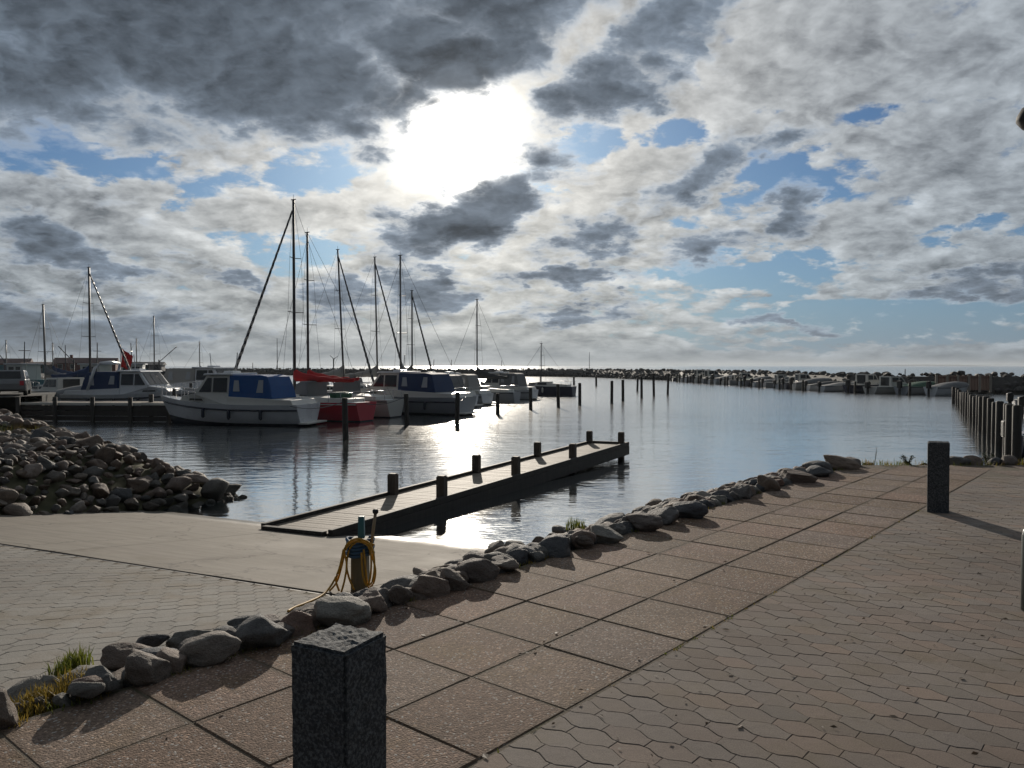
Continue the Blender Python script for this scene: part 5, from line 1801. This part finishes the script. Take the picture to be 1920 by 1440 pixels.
G_W = 'fishing boats at the back of the harbour'
for (x, y, rz, hm_, lab) in ((-50.5, 93, 3.0, 'blue_work', 'blue fishing boat moored in front of the brick building'),
                             (-57, 90, 2.8, 'teal', 'teal fishing boat with white wheelhouse left of the blue fishing boat'),
                             (-44.5, 95, .3, 'blue_work', 'blue fishing boat with a tall derrick beside the red flag')):
    b = empty('fishing_boat', (x, y, WATER_Z), rz, lab, 'boat', G_W); workboat(b, hm_)

fl = at_depth(226, 700, 62)
f_ = empty('flag', (fl.x, fl.y, .2), 0, 'limp red flag on a short staff above the moored cruisers', 'flag')
MB().tube([(0, 0, -1.2), (.05, 0, 3.1)], .035, 6).build('flagstaff', 'white2', f_)
m = MB(); nx_, nz_ = 10, 7
for i in range(nx_ + 1):
    for k in range(nz_ + 1):
        x = .07 + .9 * i / nx_ * (1 - .25 * k / nz_); z = 2.75 - 1.35 * k / nz_ - .35 * i / nx_ + (.25 if k < 2 else 0) * (.4 - i / nx_)
        m.v.append((x, .10 * math.sin(i * 1.3 + k * .5), z))
for i in range(nx_):
    for k in range(nz_): m.f.append((i * (nz_ + 1) + k, (i + 1) * (nz_ + 1) + k, (i + 1) * (nz_ + 1) + k + 1, i * (nz_ + 1) + k + 1))
fo = m.build('flag_cloth', 'red_cloth', f_, smooth=True); sd = fo.modifiers.new('thick', 'SOLIDIFY'); sd.thickness = .012


def car(loc, rz, label, mat='car_white'):
    c_ = empty('parked_car', loc, rz, label, 'car', 'cars parked on the quay at left')
    w_ = lambda x, z: .86 - max(0, z - .85) * .22
    prof = [(-2.1, .35), (-1.75, .25), (1.8, .25), (2.15, .38), (2.12, .72), (1.15, .90), (-2.05, .95), (-2.15, .7)]
    MB().extr(prof, w_).build('body', mat, c_, bevel=.05)
    MB().extr([(-1.95, .93), (1.1, .90), (.35, 1.42), (-1.55, 1.46)], w_).build('cabin', mat, c_, bevel=.05)
    side_panes(c_, 'side_window', 'glass', [[(-1.55, .99), (-.5, .99), (-.5, 1.36), (-1.35, 1.36)], [(-.4, .99), (.72, .97), (.25, 1.34), (-.4, 1.36)]], lambda x, z: w_(x, z) + .004)
    m = MB(); m.plate([(1.03, -.68, .97), (1.03, .68, .97), (.42, .60, 1.37), (.42, -.60, 1.37)], (.8, 0, .6), .03); m.build('windscreen', 'glass', c_)
    m = MB(); m.plate([(-1.92, -.62, 1.0), (-1.92, .62, 1.0), (-1.62, .56, 1.38), (-1.62, -.56, 1.38)], (-.9, 0, .3), .03); m.build('rear_window', 'glass', c_)
    for x in (-1.35, 1.35):
        for side in (1, -1):
            m = MB(); m.tube([(x, side * .68, .32), (x, side * .87, .32)], .32, 16); wh = m.build('wheel', 'tyre', c_)
            m = MB(); m.tube([(x, side * .86, .32), (x, side * .885, .32)], .2, 12); m.build('rim', 'alu', wh)
    for side in (1, -1):
        m = MB(); m.box((2.09, side * .62 - .16, .55), (2.16, side * .62 + .16, .68)); m.build('headlight', 'clear', c_)
        m = MB(); m.box((-2.17, side * .66 - .1, .6), (-2.08, side * .66 + .1, .85)); m.build('tail_light', 'red', c_)


p = at_depth(22, 735, 46); car((p.x, p.y, -.05), R(118), 'pale parked car seen from behind at the extreme left border')

# thin masts and poles far off
G_T = 'thin distant poles on the skyline'
for (px, yt, yb, Y, lab) in ((1105, 660, 693, 215, 'thin marker pole on the far breakwater below the sun'), (1697, 692, 702, 92, 'short pole on the right part of the breakwater'),
                             (123, 647, 690, 130, 'thin lamp pole left of the tall left mast'), (474, 680, 695, 150, 'short pole on the skyline right of the striped jib'),
                             (520, 634, 693, 180, 'very thin tall pole left of the tallest mast')):
    p = at_depth(px, yt, Y); q = at_depth(px, yb + 6, Y)
    m = MB(); m.tube([(0, 0, 0), (0, 0, p.z - q.z)], .10 if Y > 100 else .05, 6, .05)
    o = m.build('pole', 'mast_dark', None, label=lab, category='pole', group=G_T); o.location = (q.x, q.y, q.z)

# ------------------------------------------------------------------ grass and weeds
def blades(m, x, y, z, n, hgt, spread, rng):
    for _ in range(n):
        a_ = rng.uniform(0, 6.28); r_ = spread * math.sqrt(rng.random()); bx, by = x + math.cos(a_) * r_, y + math.sin(a_) * r_
        h_ = hgt * rng.uniform(.5, 1.2); ln = rng.uniform(.1, .75) * h_; da = rng.uniform(0, 6.28); w_ = rng.uniform(.0025, .005)
        px_, py_ = -math.sin(da) * w_, math.cos(da) * w_
        t1 = (bx + math.cos(da) * ln * .35, by + math.sin(da) * ln * .35, z + h_ * .6); t2 = (bx + math.cos(da) * ln, by + math.sin(da) * ln, z + h_)
        m.add([(bx - px_, by - py_, z - .02), (bx + px_, by + py_, z - .02), (t1[0] + px_ * .8, t1[1] + py_ * .8, t1[2]), (t1[0] - px_ * .8, t1[1] - py_ * .8, t1[2]), t2],
              [(0, 1, 2, 3), (3, 2, 4)])


rng = random.Random(21)
g1, g2 = MB(), MB()
for (px, py, n, h_, sp, dry) in ((60, 1325, 160, .07, .10, 1), (100, 1312, 170, .08, .10, 1), (140, 1290, 140, .09, .08, 1), (150, 1245, 70, .09, .07, 0), (128, 1252, 60, .08, .05, 0),
                                 (30, 1350, 120, .06, .10, 1), (548, 1192, 160, .07, .05, 0), (20, 1362, 80, .05, .09, 1), (112, 1268, 60, .08, .06, 0),
                                 (765, 1128, 50, .04, .05, 0), (1078, 990, 90, .10, .10, 0), (1560, 884, 60, .06, .2, 0)):
    p = surf_hit(px, py, lambda x, y: max(-.02, bank_z(x, y)))
    blades(g2 if dry else g1, p.x, p.y, p.z, n, h_, sp, rng)
for k in range(150):                                   # unmown fringe on the far edge
    x = 5.6 + rng.random() * 7; y = END_Y + rng.uniform(-.15, .35)
    blades(g1 if k % 3 else g2, x, y, -.04, 12, .11, .12, rng)
for k in range(60):                                    # grass on the headland top
    x = rng.uniform(-16.5, -11.5); y = rng.uniform(19, 23.5)
    blades(g2 if k % 2 else g1, x, y, head_z(x, y) - .1, 16, .22, .25, rng)
for k in range(120):
    x = rng.uniform(-24, -15); y = rng.uniform(33, 40)
    blades(g1, x, y, head_z(x, y), 10, .35, .4, rng)
for k in range(90):                                    # low growth between slabs and stones
    s = rng.uniform(-1.7, 8.5) if k % 2 else rng.uniform(-1.6, 1.5); x, y = path_xy(s, T_IN + rng.uniform(-.01, .12))
    blades(g2 if rng.random() < .55 else g1, x, y, -.03, 22, .055, .06, rng)
# fallen leaves and grit on the paving
lt = MB()
for k in range(420):
    if k % 3: x, y = path_xy(rng.uniform(0, 8.5), -abs(rng.gauss(0, 1.9)))
    else: x, y = path_xy(rng.uniform(-1, 9), rng.choice([0.0, .622, 1.25, 1.8]) + rng.gauss(0, .05))
    if not (.5 < y < 11.5) or x > .72 * y: continue
    a_ = rng.uniform(0, 6.28); l_ = rng.uniform(.006, .020) * (1.4 if rng.random() < .15 else 1); d = Vector((math.cos(a_), math.sin(a_), 0)) * l_; e = Vector((-d.y, d.x, 0)) * rng.uniform(.3, .6)
    c = Vector((x, y, .0045)); up_ = Vector((0, 0, rng.uniform(.001, .008)))
    lt.add([c - d, c + e + up_, c + d + up_ * .4, c - e], [(0, 1, 2), (0, 2, 3)])
lt.build('leaf_litter', 'litter', kind='stuff', label='specks of fallen leaves and grit strewn over the paving', category='leaf litter')
# moss and sprouts in the path joints
for k in range(70):
    s = rng.uniform(-1.5, 9); x, y = path_xy(s, rng.uniform(-.012, .004)); blades(g1 if k % 2 else g2, x, y, -.02, 5, .028, .02, rng)
g1.build('green_grass', 'leaf', kind='stuff', label='short green grass tufts among the border stones', category='grass')
g2.build('dry_grass', 'leaf_dry', kind='stuff', label='yellow dry grass tufts among the nearest border stones', category='grass')


def weed(px, py, Y, h_, spread, n, lab):
    p = at_depth(px, py, Y)
    r_ = empty('weed', (p.x, p.y, -.05), 0, lab, 'plant', 'weeds on the far edge')
    st_, lf = MB(), MB()
    rg = random.Random(px)
    for _ in range(n):
        a_ = rg.uniform(0, 6.28); hh = h_ * rg.uniform(.6, 1.1); ex = Vector((math.cos(a_) * spread * rg.random(), math.sin(a_) * spread * rg.random(), hh))
        pts = smoothline([Vector((0, 0, 0)), ex * .5 + Vector((0, 0, hh * .1)), ex], 4)
        st_.tube(pts, .004, 4, .002)
        for k, q_ in enumerate(pts[2:]):
            for _2 in range(3):
                d = Vector((rg.uniform(-1, 1), rg.uniform(-1, 1), rg.uniform(-.2, .8))).normalized() * rg.uniform(.03, .06) * min(1, spread * 9)
                sdv = d.cross(Vector((0, 0, 1))) * .3
                lf.add([q_, q_ + d * .5 + sdv, q_ + d, q_ + d * .5 - sdv], [(0, 1, 2, 3)])
    st_.build('stem', 'weed', r_); lf.build('leaf', 'weed', r_)


weed(1640, 868, 13.2, .34, .06, 2, 'thin lone weed stalk on the far edge left of the far bollard')
weed(1702, 868, 13.2, .19, .14, 9, 'low bushy weed on the far edge left of the far bollard')
weed(1852, 868, 13.3, .2, .16, 9, 'low bushy weed among the stones right of the far bollard')

# ------------------------------------------------------------------ sea air
hzm, hzt, hzb = new_mat('sea_air')
hzt.n.remove(hzb)
pv = hzt.n.new('ShaderNodeVolumePrincipled')
pv.inputs['Color'].default_value = (0.86, 0.93, 1.0, 1); pv.inputs['Density'].default_value = 0.00009; pv.inputs['Anisotropy'].default_value = 0.3
hzt.l.new(pv.outputs[0], [x for x in hzt.n if x.type == 'OUTPUT_MATERIAL'][0].inputs['Volume'])
M['haze'] = hzm
MB().box((-9000, -60, -3.4), (9000, 9900, 34)).build('haze', 'haze', kind='stuff', label='thin sea air over the whole harbour', category='haze')
